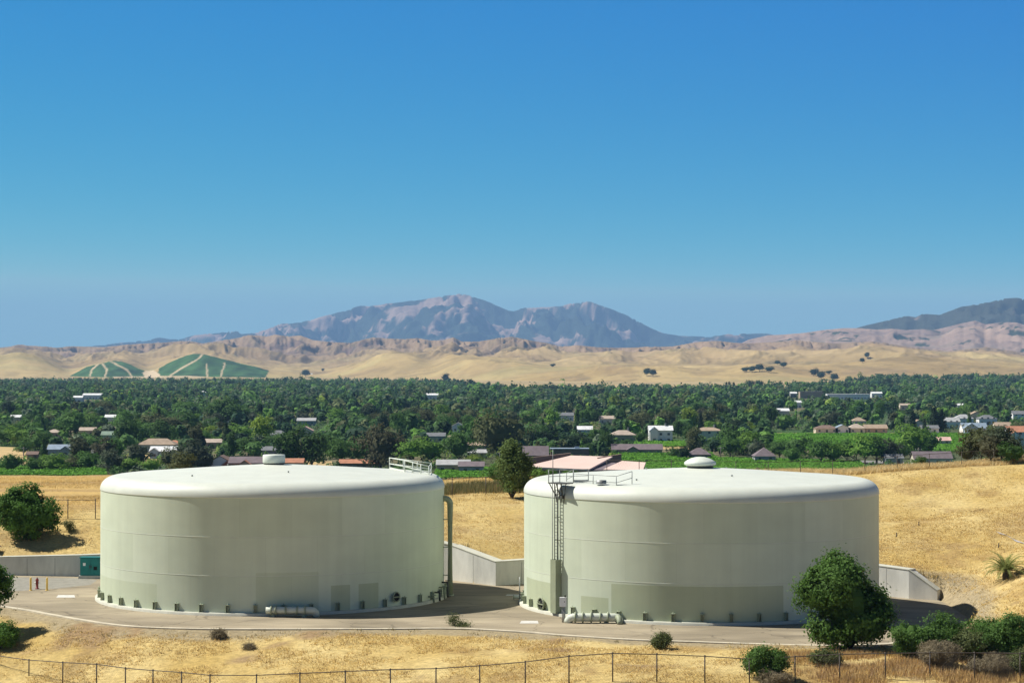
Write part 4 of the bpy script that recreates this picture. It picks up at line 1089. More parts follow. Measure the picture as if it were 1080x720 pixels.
bush(990, 692, 1.9, 3.3, 'fresh', 'tall grey stemmed bush with light green top at the end of the yard', 44, dens=2.4)
bush(988, 703, 1.3, 2.0, 'brush', 'bare grey twiggy bush at the foot of the light green bush', 45, dens=1.8, core_k=0)
bush(1026, 697, 1.6, 2.6, 'sage', 'dull sage coloured bush between the light green bush and the corner bush', 46, dens=2.0, core_k=0.3)
bush(1066, 702, 2.6, 3.7, 'fresh', 'large green bush filling the lower right corner', 48, dens=3.6)
bush(1046, 710, 1.7, 1.4, 'brush', 'dry brown brush below the corner bush', 49, dens=1.8, core_k=0)
bush(1040, 694, 1.9, 3.0, 'oak', 'leafy green bush just left of the large corner bush', 57, dens=2.2)
bush(1087, 712, 1.8, 2.2, 'sage', 'pale sage bush cut off by the right edge', 50, dens=1.5)
bush(0, 684, 1.5, 2.2, 'oak', 'green bush low at the left edge under the cut off tree', 58, dens=1.6)
bush(870, 700, 1.0, 1.0, 'sage', 'low sage bush under the left side of the big dark tree', 51, dens=1.0)
bush(231, 673, 0.5, 0.6, 'brush', 'dry reddish shrub on the verge before the left tank', 52, dens=0.5, core_k=0, leaf=0.06)
bush(263, 684, 0.4, 0.3, 'brush', 'small dry clump on the slope before the left tank', 53, dens=0.35, core_k=0, leaf=0.05)
bush(479, 660, 0.35, 0.95, 'sage', 'thin weed growing at the road edge between the tanks', 54, shape='tall', dens=0.15, core_k=0, leaf=0.045)
bush(489, 661, 0.6, 0.35, 'sage', 'low spreading weed lying across the road edge between the tanks', 55, dens=0.12, core_k=0, leaf=0.05)
bush(73, 560, 0.5, 1.0, 'sage', 'tiny sapling on the bank right of the round tree', 56, shape='tall', dens=0.12, core_k=0)
for k, (px, py) in enumerate(((1000, 598), )): pass
# palm on the right slope
p = drop(1062, 611); palm = empty('palm_tree', (p.x, p.y + 0.6, gz(p.x, p.y + .6))); tag(palm, 'short feathery palm on the right slope near the edge', 'palm')
M['palm'] = leafmat('palm_leaf', (0.24, 0.27, 0.08), 0.25, 2)
M['palmdry'] = leafmat('palm_leaf_dry', (0.30, 0.22, 0.10), 0.25, 2)
rg = np.random.default_rng(3)
MB().lathe([(0.3, -0.2), (0.34, 0.2), (0.26, 0.55), (0.16, 0.8), (0.001, 0.9)], 12).build('trunk', M['bark'], palm)
for k in range(46):
    a = k * 2.399; el = 1.35 - 1.35 * (k / 46) ** 0.9; Lf = rg.uniform(2.0, 2.5)
    b = MB(); pts = []
    for j in range(9):
        t = j / 8; e = el - 1.15 * t * t
        q = (pts[-1] + Vector((math.cos(a) * math.cos(e), math.sin(a) * math.cos(e), math.sin(e))) * Lf / 8) if pts else Vector((math.cos(a) * .1, math.sin(a) * .1, 0.7))
        pts.append(q)
    b.tube(pts, 0.025, 4, r2=0.008)
    side = Vector((-math.sin(a), math.cos(a), 0))
    for j in range(24):
        t = 0.12 + 0.88 * j / 24; i = min(int(t * 8), 7); q = pts[i].lerp(pts[i + 1], t * 8 - i); d = (pts[i + 1] - pts[i]).normalized(); ll = 0.58 * (1 - t * .6) * rg.uniform(.85, 1.1)
        for s in (-1, 1):
            tip = q + (side * s * 0.75 + d * 0.6 + Vector((0, 0, -0.18 + rg.uniform(-.1, .1)))) * ll; w = d * 0.032
            b.add([q - w, q + w, tip], [(0, 1, 2)])
    b.build('frond', M['palmdry'] if k > 41 else M['palm'], palm)

# ---- dry grass: tufts over the slopes (nobody could count them)
def tufts(name, label, xy, hgt, wid, blades, cols, lean=0.35, seed=1):
    rng = np.random.default_rng(seed); n = len(xy)
    z = ground_z(xy[:, 0], xy[:, 1])
    B = np.repeat(np.stack([xy[:, 0], xy[:, 1], z - 0.03], 1), blades, 0)
    m = len(B); sc = np.repeat(rng.uniform(0.45, 1.3, n), blades)[:, None]
    B[:, :2] += rng.normal(size=(m, 2)) * wid * 0.5 * sc
    a = rng.uniform(0, 2 * np.pi, m); dr = np.stack([np.cos(a), np.sin(a)], 1)
    w = np.stack([-dr[:, 1], dr[:, 0], 0 * a], 1) * (0.028 * sc)
    ln = rng.uniform(0.2, 1.0, m)[:, None] * lean
    tip = B + np.concatenate([dr * ln * hgt * 1.6, (1 - 0.4 * ln) * hgt], 1) * sc * rng.uniform(.7, 1.2, m)[:, None]
    V = np.stack([B - w, B + w, tip], 1).reshape(-1, 3); Fq = np.arange(3 * m).reshape(-1, 3)
    cols = np.array(cols); ci = rng.integers(0, len(cols), n); C = cols[ci] * rng.uniform(.8, 1.15, n)[:, None]
    C = np.repeat(np.repeat(C, blades, 0), 3, 0)
    o = link(name, np_mesh(name, V, Fq, M['grass'], False, C)); tag(o, label, 'grass', kind='stuff'); return o
M['grass'] = mat('dry_grass_blades', (1, 1, 1), 0.9, 0.1, 1.0, attr='cover', trans=0.25, spec=0.1)
GC = [(0.60, 0.42, 0.14), (0.68, 0.51, 0.21), (0.52, 0.36, 0.12), (0.76, 0.59, 0.27), (0.36, 0.24, 0.11), (0.62, 0.43, 0.14)]
def scatter(rng, x0, x1, y0, y1, n, ok, patch=5.0, thr=-0.25):
    x = rng.uniform(x0, x1, n); y = rng.uniform(y0, y1, n)
    k = ok(x, y) & (fbm(x / patch, y / patch, 3) + rng.normal(size=n) * 0.12 > thr); return np.stack([x[k], y[k]], 1)
rg = np.random.default_rng(77)
infr = lambda x, y: np.abs(x / y) < 0.262
def verge_ok(x, y):
    sd = pad_sd(x, y); return (sd > 1.6 + 2.2 * rg.random(len(x))) & infr(x, y)
tufts('foreground_grass', 'dry golden grass on the slope below the road', scatter(rg, -48, 44, 139, 176, 52000, verge_ok, 3.0, -0.1), 0.2, 0.5, 6, GC, lean=1.1, seed=2)
tufts('bank_grass', 'dry golden grass on the bank behind the tanks', scatter(rg, -72, 72, 195, 262, 62000, lambda x, y: (pad_sd(x, y) > 1.1) & infr(x, y)), 0.18, 0.55, 5, GC, lean=1.1, seed=3)
tufts('right_slope_grass', 'dry grass on the right hillside', scatter(rg, 34, 64, 158, 235, 26000, lambda x, y: (pad_sd(x, y) > 1.0) & infr(x, y)), 0.18, 0.5, 5, GC, lean=1.1, seed=4)
tufts('field_grass', 'dry mown grass in the field behind the left tank', scatter(rg, -86, 5, 230, 330, 30000, lambda x, y: infr(x, y), 14, 0.0), 0.3, 0.6, 5, [(0.60, 0.42, 0.16), (0.68, 0.49, 0.19), (0.50, 0.36, 0.15)], lean=.8, seed=5)
tufts('tall_crest_grass', 'tall pale dry grass along the crest behind the fence', scatter(rg, 8, 78, 261.5, 270, 26000, lambda x, y: infr(x, y), 5, -0.4), 0.6, 0.5, 6, [(0.76, 0.58, 0.28), (0.84, 0.68, 0.36), (0.62, 0.47, 0.22)], lean=0.6, seed=6)
tufts('tall_field_grass', 'tall dry grass behind the fences left of the right tank', scatter(rg, -86, 4, 318, 331, 22000, lambda x, y: infr(x, y), 5, -0.4), 0.4, 0.6, 5, [(0.74, 0.54, 0.22), (0.84, 0.66, 0.30)], lean=0.9, seed=7)
tufts('weedy_fence_grass', 'greenish weedy grass along the fence between the tanks', scatter(rg, -12, 6, 250, 262, 4500, lambda x, y: infr(x, y), 5, -0.3), 0.85, 0.5, 6, [(0.24, 0.22, 0.09), (0.33, 0.25, 0.10), (0.15, 0.17, 0.06)], lean=0.2, seed=8)
def wall_ok(x, y):
    d_ = seg_d(x, y, WALLPTS, False); return (pad_sd(x, y) > 1.1) & (d_ < 2.6) & (rng_w.random(len(x)) > d_ / 2.8) & infr(x, y)
rng_w = np.random.default_rng(4)
tufts('wall_weeds', 'dark weedy clumps along the top of the retaining walls', scatter(rg, -12, 42, 192, 220, 16000, wall_ok, 1.6, 0.05), 0.5, 0.4, 6, [(0.16, 0.14, 0.06), (0.30, 0.21, 0.09), (0.09, 0.10, 0.04)], lean=.5, seed=12)
def edge_ok(x, y):
    sd = pad_sd(x, y); return (sd > 0.45) & (sd < 3.2) & (y < 190) & infr(x, y)
tufts('verge_weeds', 'sparse weeds on the gravel verge along the road', scatter(rg, -48, 44, 150, 190, 9000, edge_ok, 1.4, 0.12), 0.24, 0.3, 5, [(0.30, 0.24, 0.10), (0.44, 0.34, 0.16), (0.18, 0.16, 0.07)], lean=.8, seed=13)
tufts('brush_foot_grass', 'rank dry grass under the bushes at the lower right', scatter(rg, 20, 42, 146, 156, 9000, lambda x, y: infr(x, y), 3, -0.2), 0.42, 0.5, 6, [(0.56, 0.38, 0.17), (0.68, 0.49, 0.2), (0.42, 0.28, 0.15)], lean=0.3, seed=9)
# ================================================================== THE VALLEY
def vpos(px, by): return drop(px, by)
RC = {'grey': (0.17, 0.175, 0.18), 'blue grey': (0.24, 0.30, 0.36), 'brown': (0.19, 0.13, 0.10), 'orange tile': (0.42, 0.19, 0.11), 'beige': (0.42, 0.34, 0.27), 'mauve': (0.17, 0.135, 0.14), 'white': (0.68, 0.68, 0.66), 'pale grey': (0.38, 0.38, 0.37), 'green': (0.20, 0.27, 0.20), 'pink': (0.62, 0.40, 0.33), 'tan': (0.36, 0.27, 0.19)}
WC = {'white': (0.72, 0.72, 0.70), 'cream': (0.60, 0.54, 0.42), 'tan': (0.40, 0.31, 0.22), 'grey': (0.34, 0.34, 0.33), 'brown': (0.22, 0.15, 0.11), 'blue': (0.30, 0.40, 0.50), 'red brown': (0.25, 0.10, 0.07)}
RM = {k: mat('roofing_' + k.replace(' ', '_'), v, 0.85, 0.2, 0.5) for k, v in RC.items()}
WM = {k: mat('house_wall_' + k.replace(' ', '_'), v, 0.9, 0.1, 0.5) for k, v in WC.items()}
M['glass'] = mat('dark_window_glass', (0.03, 0.04, 0.05), 0.15, 0.1, 1, spec=0.6)
M['frame'] = mat('window_frame_white', (0.65, 0.65, 0.62), 0.6, 0.05, 1)
HOUSES = []          # (px, half width px, top y, bottom y, distance) for keeping sight lines to them

def gable(b, w, l, z0, rise, over=0.45, cx=0, cy=0, along='x', th=0.18):
    """pitched roof with real thickness, ridge along x or y"""
    hw, hl = w / 2 + over, l / 2 + over
    if along == 'x': prof = [(-hl, z0 - 0.15), (0, z0 + rise), (hl, z0 - 0.15)]; ax = (-hw, hw)
    else: prof = [(-hw, z0 - 0.15), (0, z0 + rise), (hw, z0 - 0.15)]; ax = (-hl, hl)
    vs = []
    for a in ax:
        for dz in (0, th):
            for q, z in prof: vs.append((cx + a, cy + q, z + dz) if along == 'x' else (cx + q, cy + a, z + dz))
    b.add(vs, [(0, 1, 7, 6), (1, 2, 8, 7), (3, 9, 10, 4), (4, 10, 11, 5), (0, 6, 9, 3), (2, 5, 11, 8), (0, 3, 4, 1), (1, 4, 5, 2), (6, 7, 10, 9), (7, 8, 11, 10)])
def hip(b, w, l, z0, rise, over=0.5, cx=0, cy=0):
    hw, hl = w / 2 + over, l / 2 + over; k = min(hw, hl) * .95
    r = ((-(hw - k), 0), (hw - k, 0)) if hw >= hl else ((0, -(hl - k)), (0, hl - k))
    v = [(cx - hw, cy - hl, z0 - .1), (cx + hw, cy - hl, z0 - .1), (cx + hw, cy + hl, z0 - .1), (cx - hw, cy + hl, z0 - .1), (cx + r[0][0], cy + r[0][1], z0 + rise), (cx + r[1][0], cy + r[1][1], z0 + rise)]
    f = [(0, 1, 5, 4), (1, 2, 5), (2, 3, 4, 5), (3, 0, 4)] if hw >= hl else [(0, 1, 4), (1, 2, 5, 4), (2, 3, 5), (3, 0, 4, 5)]
    b.add(v, f + [(0, 3, 2, 1)])
def window(parent, x, y, z, w=1.2, h=1.2, face=0):
    b = MB(); t = 0.08
    sz = (lambda a, c: (a, 0.08, c)) if face == 0 else (lambda a, c: (0.08, a, c))
    def at_(u, v): return (x + u, y, z + v) if face == 0 else (x, y + u, z + v)
    b.box(at_(0, h / 2), sz(w + .16, t)); b.box(at_(0, -h / 2), sz(w + .16, t)); b.box(at_(-w / 2, 0), sz(t, h)); b.box(at_(w / 2, 0), sz(t, h)); b.box(at_(0, 0), sz(0.05, h))
    f = b.build('window', M['frame'], parent)
    MB().box(at_(0, 0), (w, 0.03, h) if face == 0 else (0.03, w, h)).build('pane', M['glass'], f)
def house(px, by, w, l, wallh, roof, rise, rcol, wcol, label, rz=0.0, chim=False, wing=None, cat='house', floors=1, flat=False, lift=0, ox=0):
    p = vpos(px, by); o = empty('house' if cat == 'house' else cat.replace(' ', '_'), (p.x + ox, p.y + l / 2, p.z + lift), rz); tag(o, label, cat)
    b = MB(); b.box((0, 0, wallh / 2 - 0.5), (w, l, wallh + 1.0))
    if roof == 'gable_x' or roof == 'gable_y':   # gable end walls
        along = roof[-1]
        for s in (-1, 1):
            if along == 'x': b.add([(s * w / 2, -l / 2, wallh), (s * w / 2, l / 2, wallh), (s * w / 2, 0, wallh + rise - .1)], [(0, 1, 2)])
            else: b.add([(-w / 2, s * l / 2, wallh), (w / 2, s * l / 2, wallh), (0, s * l / 2, wallh + rise - .1)], [(0, 1, 2)])
    b.build('wall', WM[wcol], o)
    b = MB()
    if roof == 'hip': hip(b, w, l, wallh, rise)
    elif roof == 'gable_x': gable(b, w, l, wallh, rise)
    elif roof == 'gable_y': gable(b, w, l, wallh, rise, along='y')
    else:
        b.box((0, 0, wallh + 0.15), (w + 0.5, l + 0.5, 0.3)); b.box((w * .2, 0, wallh + .6), (2.0, 1.6, .7))
    rf = b.build('roof', RM[rcol], o)
    if wing:
        wx, wy, ww, wl_, wh, wr, wrc, wwc = wing
        b = MB(); b.box((wx, wy, wh / 2 - .5), (ww, wl_, wh + 1.0))
        b.add([(wx - ww / 2, wy - wl_ / 2, wh), (wx + ww / 2, wy - wl_ / 2, wh), (wx, wy - wl_ / 2, wh + wr - .1)], [(0, 1, 2)]); b.build('wing_wall', WM[wwc], o)
        b = MB(); gable(b, ww, wl_, wh, wr, cx=wx, cy=wy, along='y'); b.build('wing_roof', RM[wrc], o)
        window(o, wx, wy - wl_ / 2 - 0.05, min(1.6, wh * .55), 1.5, 1.2)
    if chim: MB().box((w * .22, 0, wallh + rise * .7), (0.8, 0.8, rise + 1.2)).box((w * .22, 0, wallh + rise * 1.3 + .62), (1.0, 1.0, .15)).build('chimney', M['concrete'], rf)
    n = max(2, int(w / 3.6))
    for fl in range(floors):
        for k in range(n):
            x = (k + .5) / n * w - w / 2
            if fl == 0 and k == n // 2:
                d = MB().box((x, -l / 2 - 0.05, 1.05), (1.1, 0.1, 2.1)).build('door', M['darksteel'], o)
                MB().box((x + .4, -l / 2 - 0.14, 1.0), (0.08, 0.08, 0.08)).build('handle', M['galv'], d)
            elif wing and abs(x - wing[0]) < wing[2] / 2: continue
            else: window(o, x, -l / 2 - 0.05, 1.6 + fl * 2.9, 1.3, 1.2)
        window(o, -w / 2 - 0.05, 0, 1.6 + fl * 2.9, 1.4, 1.2, 1)
    s = F / p.y
    HOUSES.append((px, w / 2 * s, by - (wallh + rise) * s, by - 1.0 * s, p.y))
    return o
H = house
H(62, 482, 9.5, 7, 3.4, 'gable_x', 1.9, 'blue grey', 'grey', 'grey walled house with a blue grey metal roof beside the tan field at the left', wing=(3.2, -2.5, 4, 5, 3.2, 1.5, 'blue grey', 'grey'))
H(104, 484, 6, 5, 2.6, 'gable_x', 1.0, 'grey', 'brown', 'low brown shed with a grey roof among trees right of the blue grey roofed house', cat='shed', rz=.1)
H(34, 485, 4.5, 4, 2.4, 'gable_x', 1.1, 'brown', 'brown', 'small brown shed at the edge of the tan field at the left', cat='shed')
H(165, 477, 17, 9, 3.6, 'hip', 2.6, 'tan', 'cream', 'wide house with a brownish tan roof behind the white roofed barn')
H(172, 484, 11, 8, 3.3, 'gable_x', 1.8, 'white', 'blue', 'small barn with a bright white metal roof above the left tank', cat='barn', wing=(-3.6, -2.5, 3.6, 5, 3.2, 1.4, 'white', 'blue'))
H(56, 462, 8, 7, 3.2, 'hip', 1.6, 'beige', 'tan', 'house with a pinkish beige roof half hidden behind trees at the left')
H(92, 460, 9, 7, 3.2, 'gable_x', 1.6, 'beige', 'cream', 'beige roofed house between round trees left of the green roofed one')
H(118, 465, 11, 7, 3.2, 'gable_x', 1.8, 'green', 'cream', 'house with a dull green roof between the trees at the left')
H(116, 446, 7, 7, 4.0, 'gable_x', 1.6, 'white', 'white', 'little white house deep in the left trees')
H(232, 500, 8.5, 10, 4.2, 'gable_y', 2.4, 'brown', 'white', 'white gabled brown roofed house just above the left tank', wing=(4.2, -1.5, 6.2, 8, 3.4, 2.3, 'orange tile', 'red brown'))
H(262, 501, 14, 10, 4.4, 'gable_x', 2.0, 'mauve', 'brown', 'long house with a mauve roof and orange gable left of the drum vent', wing=(-1, -5, 5, 6, 3.6, 1.8, 'orange tile', 'tan'))
H(286, 482, 8, 7, 3.0, 'gable_x', 1.5, 'grey', 'grey', 'grey house behind the drum vent')
H(308, 497, 8, 7, 3.2, 'gable_x', 1.4, 'orange tile', 'tan', 'orange roofed house right of the drum vent')
H(293, 465, 10, 8, 3.4, 'hip', 2.2, 'grey', 'cream', 'hipped grey roofed house in the trees beyond the drum vent')
H(322, 461, 8, 7, 3.6, 'gable_y', 2.2, 'pink', 'cream', 'cream gabled house with a pink roof beyond the two tall dark trees')
H(323, 449, 12, 8, 3.4, 'gable_x', 1.7, 'pale grey', 'grey', 'pale grey roofed house above the pink roofed one')
H(343, 477, 9, 7, 3.4, 'flat', 0.4, 'white', 'blue', 'flat white roofed house right of the two tall dark trees')
H(226, 473, 9, 7, 3.0, 'gable_x', 1.5, 'beige', 'tan', 'beige roofed house behind the olive trees left of the drum vent')
H(183, 475, 8, 7, 3.0, 'hip', 1.7, 'orange tile', 'cream', 'orange tiled house right of the white roofed barn')
H(379, 497, 15, 8, 3.0, 'gable_x', 1.2, 'orange tile', 'brown', 'low reddish roofed house right above the middle of the left tank roof')
H(459, 467, 10, 7, 3.4, 'gable_x', 1.6, 'grey', 'grey', 'grey roofed house behind the pair of bright round trees')
H(474, 467, 6, 6, 2.6, 'gable_x', 1.0, 'tan', 'cream', 'little tan roofed house right of the grey roofed one behind the bright trees')
H(483, 456, 7, 7, 3.8, 'gable_y', 2.0, 'pale grey', 'white', 'small white gabled house deep among the middle trees')
H(505, 476, 11, 7, 2.8, 'gable_x', 1.3, 'tan', 'tan', 'low tan house left of the large dark olive tree')
H(503, 484, 8, 7, 2.6, 'gable_x', 1.2, 'pale grey', 'cream', 'low pale roofed house behind the rounded bright hedge tree')
H(478, 499, 12, 8, 3.2, 'gable_x', 1.6, 'pale grey', 'tan', 'long house with a pale grey roof right behind the left tank handrail')
H(497, 500, 9, 8, 2.8, 'gable_x', 1.5, 'mauve', 'grey', 'low dark roofed house at the edge of the vineyard between the tanks')
H(565, 488, 10, 9, 3.0, 'gable_x', 3.6, 'mauve', 'brown', 'steep mauve brown roofed house left of the long flat block')
H(601, 485, 16, 9, 4.6, 'flat', 0.4, 'blue grey', 'brown', 'flat roofed brown block with a blue grey roof behind the pink roofs', cat='building')
H(617, 461, 8, 7, 4.2, 'gable_x', 1.8, 'white', 'blue', 'small pale blue house with a white roof beyond the flat block')
H(657, 467, 13, 9, 4.2, 'hip', 2.2, 'beige', 'tan', 'beige roofed house with a chimney left of the big white house', chim=True)
H(596, 444, 12, 8, 4.0, 'gable_x', 2.0, 'grey', 'white', 'white house with a grey roof among far trees above the flat block')
H(641, 447, 11, 8, 3.6, 'gable_x', 1.8, 'beige', 'cream', 'cream house half hidden in trees above the beige roofed one')
H(697, 467, 12, 9, 6.4, 'gable_x', 2.2, 'white', 'white', 'big white two storey house with pale gables right of centre', floors=2, wing=(-3.5, -4.6, 4.2, 3, 6.2, 2.0, 'blue grey', 'white'), chim=True)
H(672, 481, 22, 9, 2.8, 'gable_x', 2.2, 'mauve', 'tan', 'long low ranch house with a mauve brown roof behind the vineyard', wing=(-2, -5, 5, 4, 2.7, 1.5, 'mauve', 'tan'))
H(748, 465, 14, 9, 5.6, 'hip', 1.6, 'tan', 'cream', 'long cream two storey house with a tan roof above the domed vent', floors=2, chim=True)
H(738, 486, 9, 8, 2.8, 'hip', 2.6, 'mauve', 'brown', 'dark mauve hipped roof among trees just above the domed vent')
H(807, 488, 8.5, 9, 2.8, 'hip', 3.4, 'mauve', 'grey', 'steep dark mauve roof among trees right of the domed vent')
H(872, 457, 13, 9, 3.0, 'hip', 1.8, 'brown', 'cream', 'brown roofed house at the left end of the row beyond the green vineyard')
H(889, 457, 9, 8, 3.0, 'gable_y', 2.0, 'blue grey', 'white', 'blue grey gabled house second in the row beyond the green vineyard')
H(904, 457, 10, 9, 3.2, 'hip', 2.4, 'beige', 'cream', 'beige hipped house in the middle of the row beyond the green vineyard')
H(924, 457, 13, 9, 3.0, 'gable_x', 2.0, 'tan', 'tan', 'wide tan roofed house near the right end of the row beyond the green vineyard')
H(906, 449, 9, 8, 3.4, 'hip', 2.2, 'tan', 'cream', 'tan hipped house behind the row beyond the green vineyard')
H(969, 453, 8, 8, 3.4, 'gable_y', 2.6, 'tan', 'cream', 'cream gabled house with a tan roof left of the grey roofed estate')
H(981, 457, 10, 8, 3.0, 'gable_x', 1.6, 'grey', 'white', 'grey roofed low house left of the grey roofed estate')
H(1003, 452, 11, 9, 4.4, 'gable_x', 2.4, 'pale grey', 'white', 'tall pale grey roofed house at the left of the estate', floors=2)
H(1017, 448, 12, 9, 4.4, 'hip', 2.6, 'pale grey', 'white', 'pale hipped roof house at the back of the estate', floors=2)
H(1028, 458, 14, 9, 3.6, 'gable_x', 2.8, 'blue grey', 'white', 'big house with a blue grey gable facing out in front of the estate', wing=(-2.5, -5, 8, 4, 3.6, 2.8, 'blue grey', 'blue'))
H(1042, 448, 12, 9, 4.2, 'hip', 2.4, 'grey', 'white', 'dark grey hipped house at the right of the estate', floors=2)
H(1030, 443, 9, 8, 4.0, 'gable_y', 2.2, 'tan', 'cream', 'tan roofed house behind the estate')
H(1058, 455, 10, 8, 3.4, 'gable_x', 2.0, 'tan', 'cream', 'tan roofed house between the estate and the tall white house')
H(1076, 473, 11, 10, 8.0, 'gable_x', 2.6, 'orange tile', 'white', 'tall white house with an orange tiled roof at the right edge', floors=3, wing=(-3, -5, 4.5, 3, 6.5, 1.8, 'orange tile', 'white'))
H(1075, 444, 9, 8, 5.0, 'gable_x', 2.2, 'grey', 'white', 'white house with a grey roof up the slope at the right edge', floors=2)
H(984, 491, 15, 8, 2.8, 'gable_x', 2.6, 'mauve', 'cream', 'long grey mauve roofed house just beyond the right crest fence')
H(943, 490, 7, 6, 2.6, 'gable_x', 1.4, 'grey', 'grey', 'little grey roofed house under trees beyond the right crest fence')
H(994, 470, 8, 6, 2.6, 'gable_x', 1.6, 'pink', 'cream', 'little pinkish roofed house standing in the upper vineyard at the right')
# far roofs
for (px, by, w, h, rc, wc, lab) in [(97, 421, 22, 5, 'white', 'white', 'long white roofed hall deep in the left woods'), (82, 424, 10, 5, 'white', 'white', 'small white building left of the long white hall'),
    (52, 412, 44, 6, 'white', 'white', 'far white warehouse in the left woods'), (40, 409, 26, 6, 'pale grey', 'white', 'far grey roofed warehouse left of the white one'), (456, 421, 15, 5, 'white', 'white', 'far white roofed house among the middle woods'),
    (856, 420, 28, 8, 'grey', 'tan', 'far brown walled block above the row of houses'), (895, 421, 50, 6, 'white', 'white', 'long low white commercial building in the far right woods'), (925, 419, 13, 5, 'white', 'white', 'small white building right of the long commercial one'),
    (837, 419, 8, 5, 'white', 'grey', 'small pale building left of the brown walled block'), (1020, 405, 30, 7, 'tan', 'cream', 'tan building on the wooded rise at the right'), (16, 446, 7, 4, 'white', 'cream', 'white shed roof at the far left'),
    (215, 418, 9, 5, 'white', 'white', 'tiny white roof left of centre in the far woods'), (240, 447, 6, 5, 'white', 'cream', 'tiny white gable in front of the middle left woods'), (326, 397, 22, 8, 'white', 'white', 'far white barn at the foot of the golden hills'),
    (632, 415, 10, 5, 'beige', 'tan', 'tiny beige roof left in the centre far woods'), (654, 416, 12, 5, 'beige', 'tan', 'tiny beige roof right in the centre far woods'), (826, 440, 9, 5, 'white', 'cream', 'pale roof among trees above the row of houses'), (842, 430, 6, 5, 'white', 'white', 'tiny white house in the right woods'),
    (955, 432, 9, 4, 'beige', 'cream', 'beige roof among trees above the estate'), (1013, 432, 6, 4, 'white', 'white', 'tiny white house above the estate')]:
    house(px, by, w, min(w, 14), h, 'gable_x' if w < 25 else 'flat', h * .35, rc, wc, lab, cat='building')

# the low complex with pale pink shed roofs
ct = pt(615, 503, 688); co = empty('pink_roofed_building', (ct.x, 688, VZ)); tag(co, 'low building with two pale pink sloping roofs just behind the right tank', 'building')
def cl(px, py, d): p = pt(px, py, d); return Vector((p.x - ct.x, p.y - 688, p.z - VZ))
def slab(pts, th, name, m, skirt=None):
    b = MB(); n = len(pts); vs = [p for p in pts] + [p - Vector((0, 0, th)) for p in pts]
    b.add(vs, [tuple(range(n)), tuple(range(2 * n - 1, n - 1, -1))] + [(i, n + i, n + (i + 1) % n, (i + 1) % n) for i in range(n)])
    o = b.build(name, m, co)
    if skirt:
        c = sum(pts, Vector()) / n; q = [c + (p - c) * 0.94 for p in pts]; b = MB()
        b.add([Vector((p.x, p.y, -1)) for p in q] + [p - Vector((0, 0, th)) for p in q], [(i, (i + 1) % n, n + (i + 1) % n, n + i) for i in range(n)]); b.build('wall', WM[skirt], co)
    return o
M['pinkroof'] = mat('pale_pink_roof_membrane', (0.66, 0.49, 0.41), 0.8, 0.05, 0.1)
slab([cl(553, 491.6, 678), cl(621, 494.6, 672), cl(646, 481.2, 706), cl(602, 480.0, 706)], 0.5, 'roof', M['pinkroof'], 'brown')
slab([cl(636, 494.5, 674), cl(678, 495.5, 668), cl(681, 487.2, 694), cl(656, 485.6, 700)], 0.5, 'roof', M['pinkroof'], 'brown')
slab([cl(616, 495.3, 676), cl(640, 495.3, 676), cl(650, 487.5, 700), cl(632, 487.5, 700)], 0.4, 'roof', RM['mauve'], 'brown')
for (xa, ya, xb, yb, yt1, yt2, d1, d2) in ((551, 491, 602, 480, 483.2, 477.5, 690, 708), (630, 488, 655.5, 485, 482.5, 478.6, 700, 712)):
    A_, B_ = cl(xa, ya, d1), cl(xb, yb, d2); ta, tb_ = cl(xa, yt1, d1).z, cl(xb, yt2, d2).z
    b = MB(); vs = []
    for p, zt_ in ((A_, ta), (B_, tb_)):
        for dy in (0, 2.5): vs += [(p.x, p.y + dy, -1), (p.x, p.y + dy, zt_)]
    b.add(vs, [(0, 4, 5, 1), (2, 3, 7, 6), (1, 5, 7, 3), (0, 1, 3, 2), (4, 6, 7, 5)]); b.build('parapet_wall', WM['brown'], co)
c = cl(633, 488.5, 700); MB().box((c.x, c.y - 1.2, c.z - .3), (1.6, 1.2, 1.6)).build('rooftop_unit', M['darksteel'], co)
HOUSES.append((617, 64, 478, 497, 672))

# ---- vineyards: long leafy rows, one object each (nobody could count the vines)
M['vine'] = leafmat('vine_leaves', (0.13, 0.31, 0.03), 0.25, 0.3)
def vineyard(name, label, corners, spacing, h=1.7, leaf=0.42, per_m=2.2, axis=(0.97, 0.24), seed=1, m=None):
    """corners are ground points; rows run along axis"""
    rng = np.random.default_rng(seed); poly = [(p.x, p.y) for p in corners]
    u = np.array(axis) / np.hypot(*axis); v = np.array([-u[1], u[0]]); pc = np.array(poly)
    s = pc @ v; t = pc @ u; P = []
    for r_ in np.arange(s.min(), s.max(), spacing):
        q = np.arange(t.min(), t.max(), 1 / per_m / 3); X = q * u[0] + r_ * v[0]; Y = q * u[1] + r_ * v[1]
        k = inside(X, Y, poly); P.append(np.stack([X[k], Y[k]], 1))
    P = np.concatenate(P); n = len(P)
    P = P + rng.normal(size=P.shape) * 0.16
    z = ground_z(P[:, 0], P[:, 1]) + rng.uniform(0.5, 1, n) * h * (0.9 + 0.25 * fbm(P[:, 0] / 6, P[:, 1] / 6, 2))
    V, Fq = leaf_quads(rng, np.stack([P[:, 0], P[:, 1], z], 1), np.tile([[0, -.2, 1.0]], (n, 1)), leaf)
    o = link(name, np_mesh(name, V, Fq, m or M['vine'])); tag(o, label, 'vineyard', kind='stuff'); return o
vineyard('vine_rows', 'leafy vine rows beyond the field at the left', [on(x, y, VZ) for x, y in ((-20, 503.5), (112, 505), (112, 497.5), (-20, 494.5))], 2.4, 2.1, 0.5, seed=1)
vineyard('vine_rows', 'bright vine rows seen between the two tanks', [on(x, y, VZ) for x, y in ((455, 506), (552, 506), (552, 495.5), (462, 495.5))], 2.4, 1.6, 0.5, seed=2)
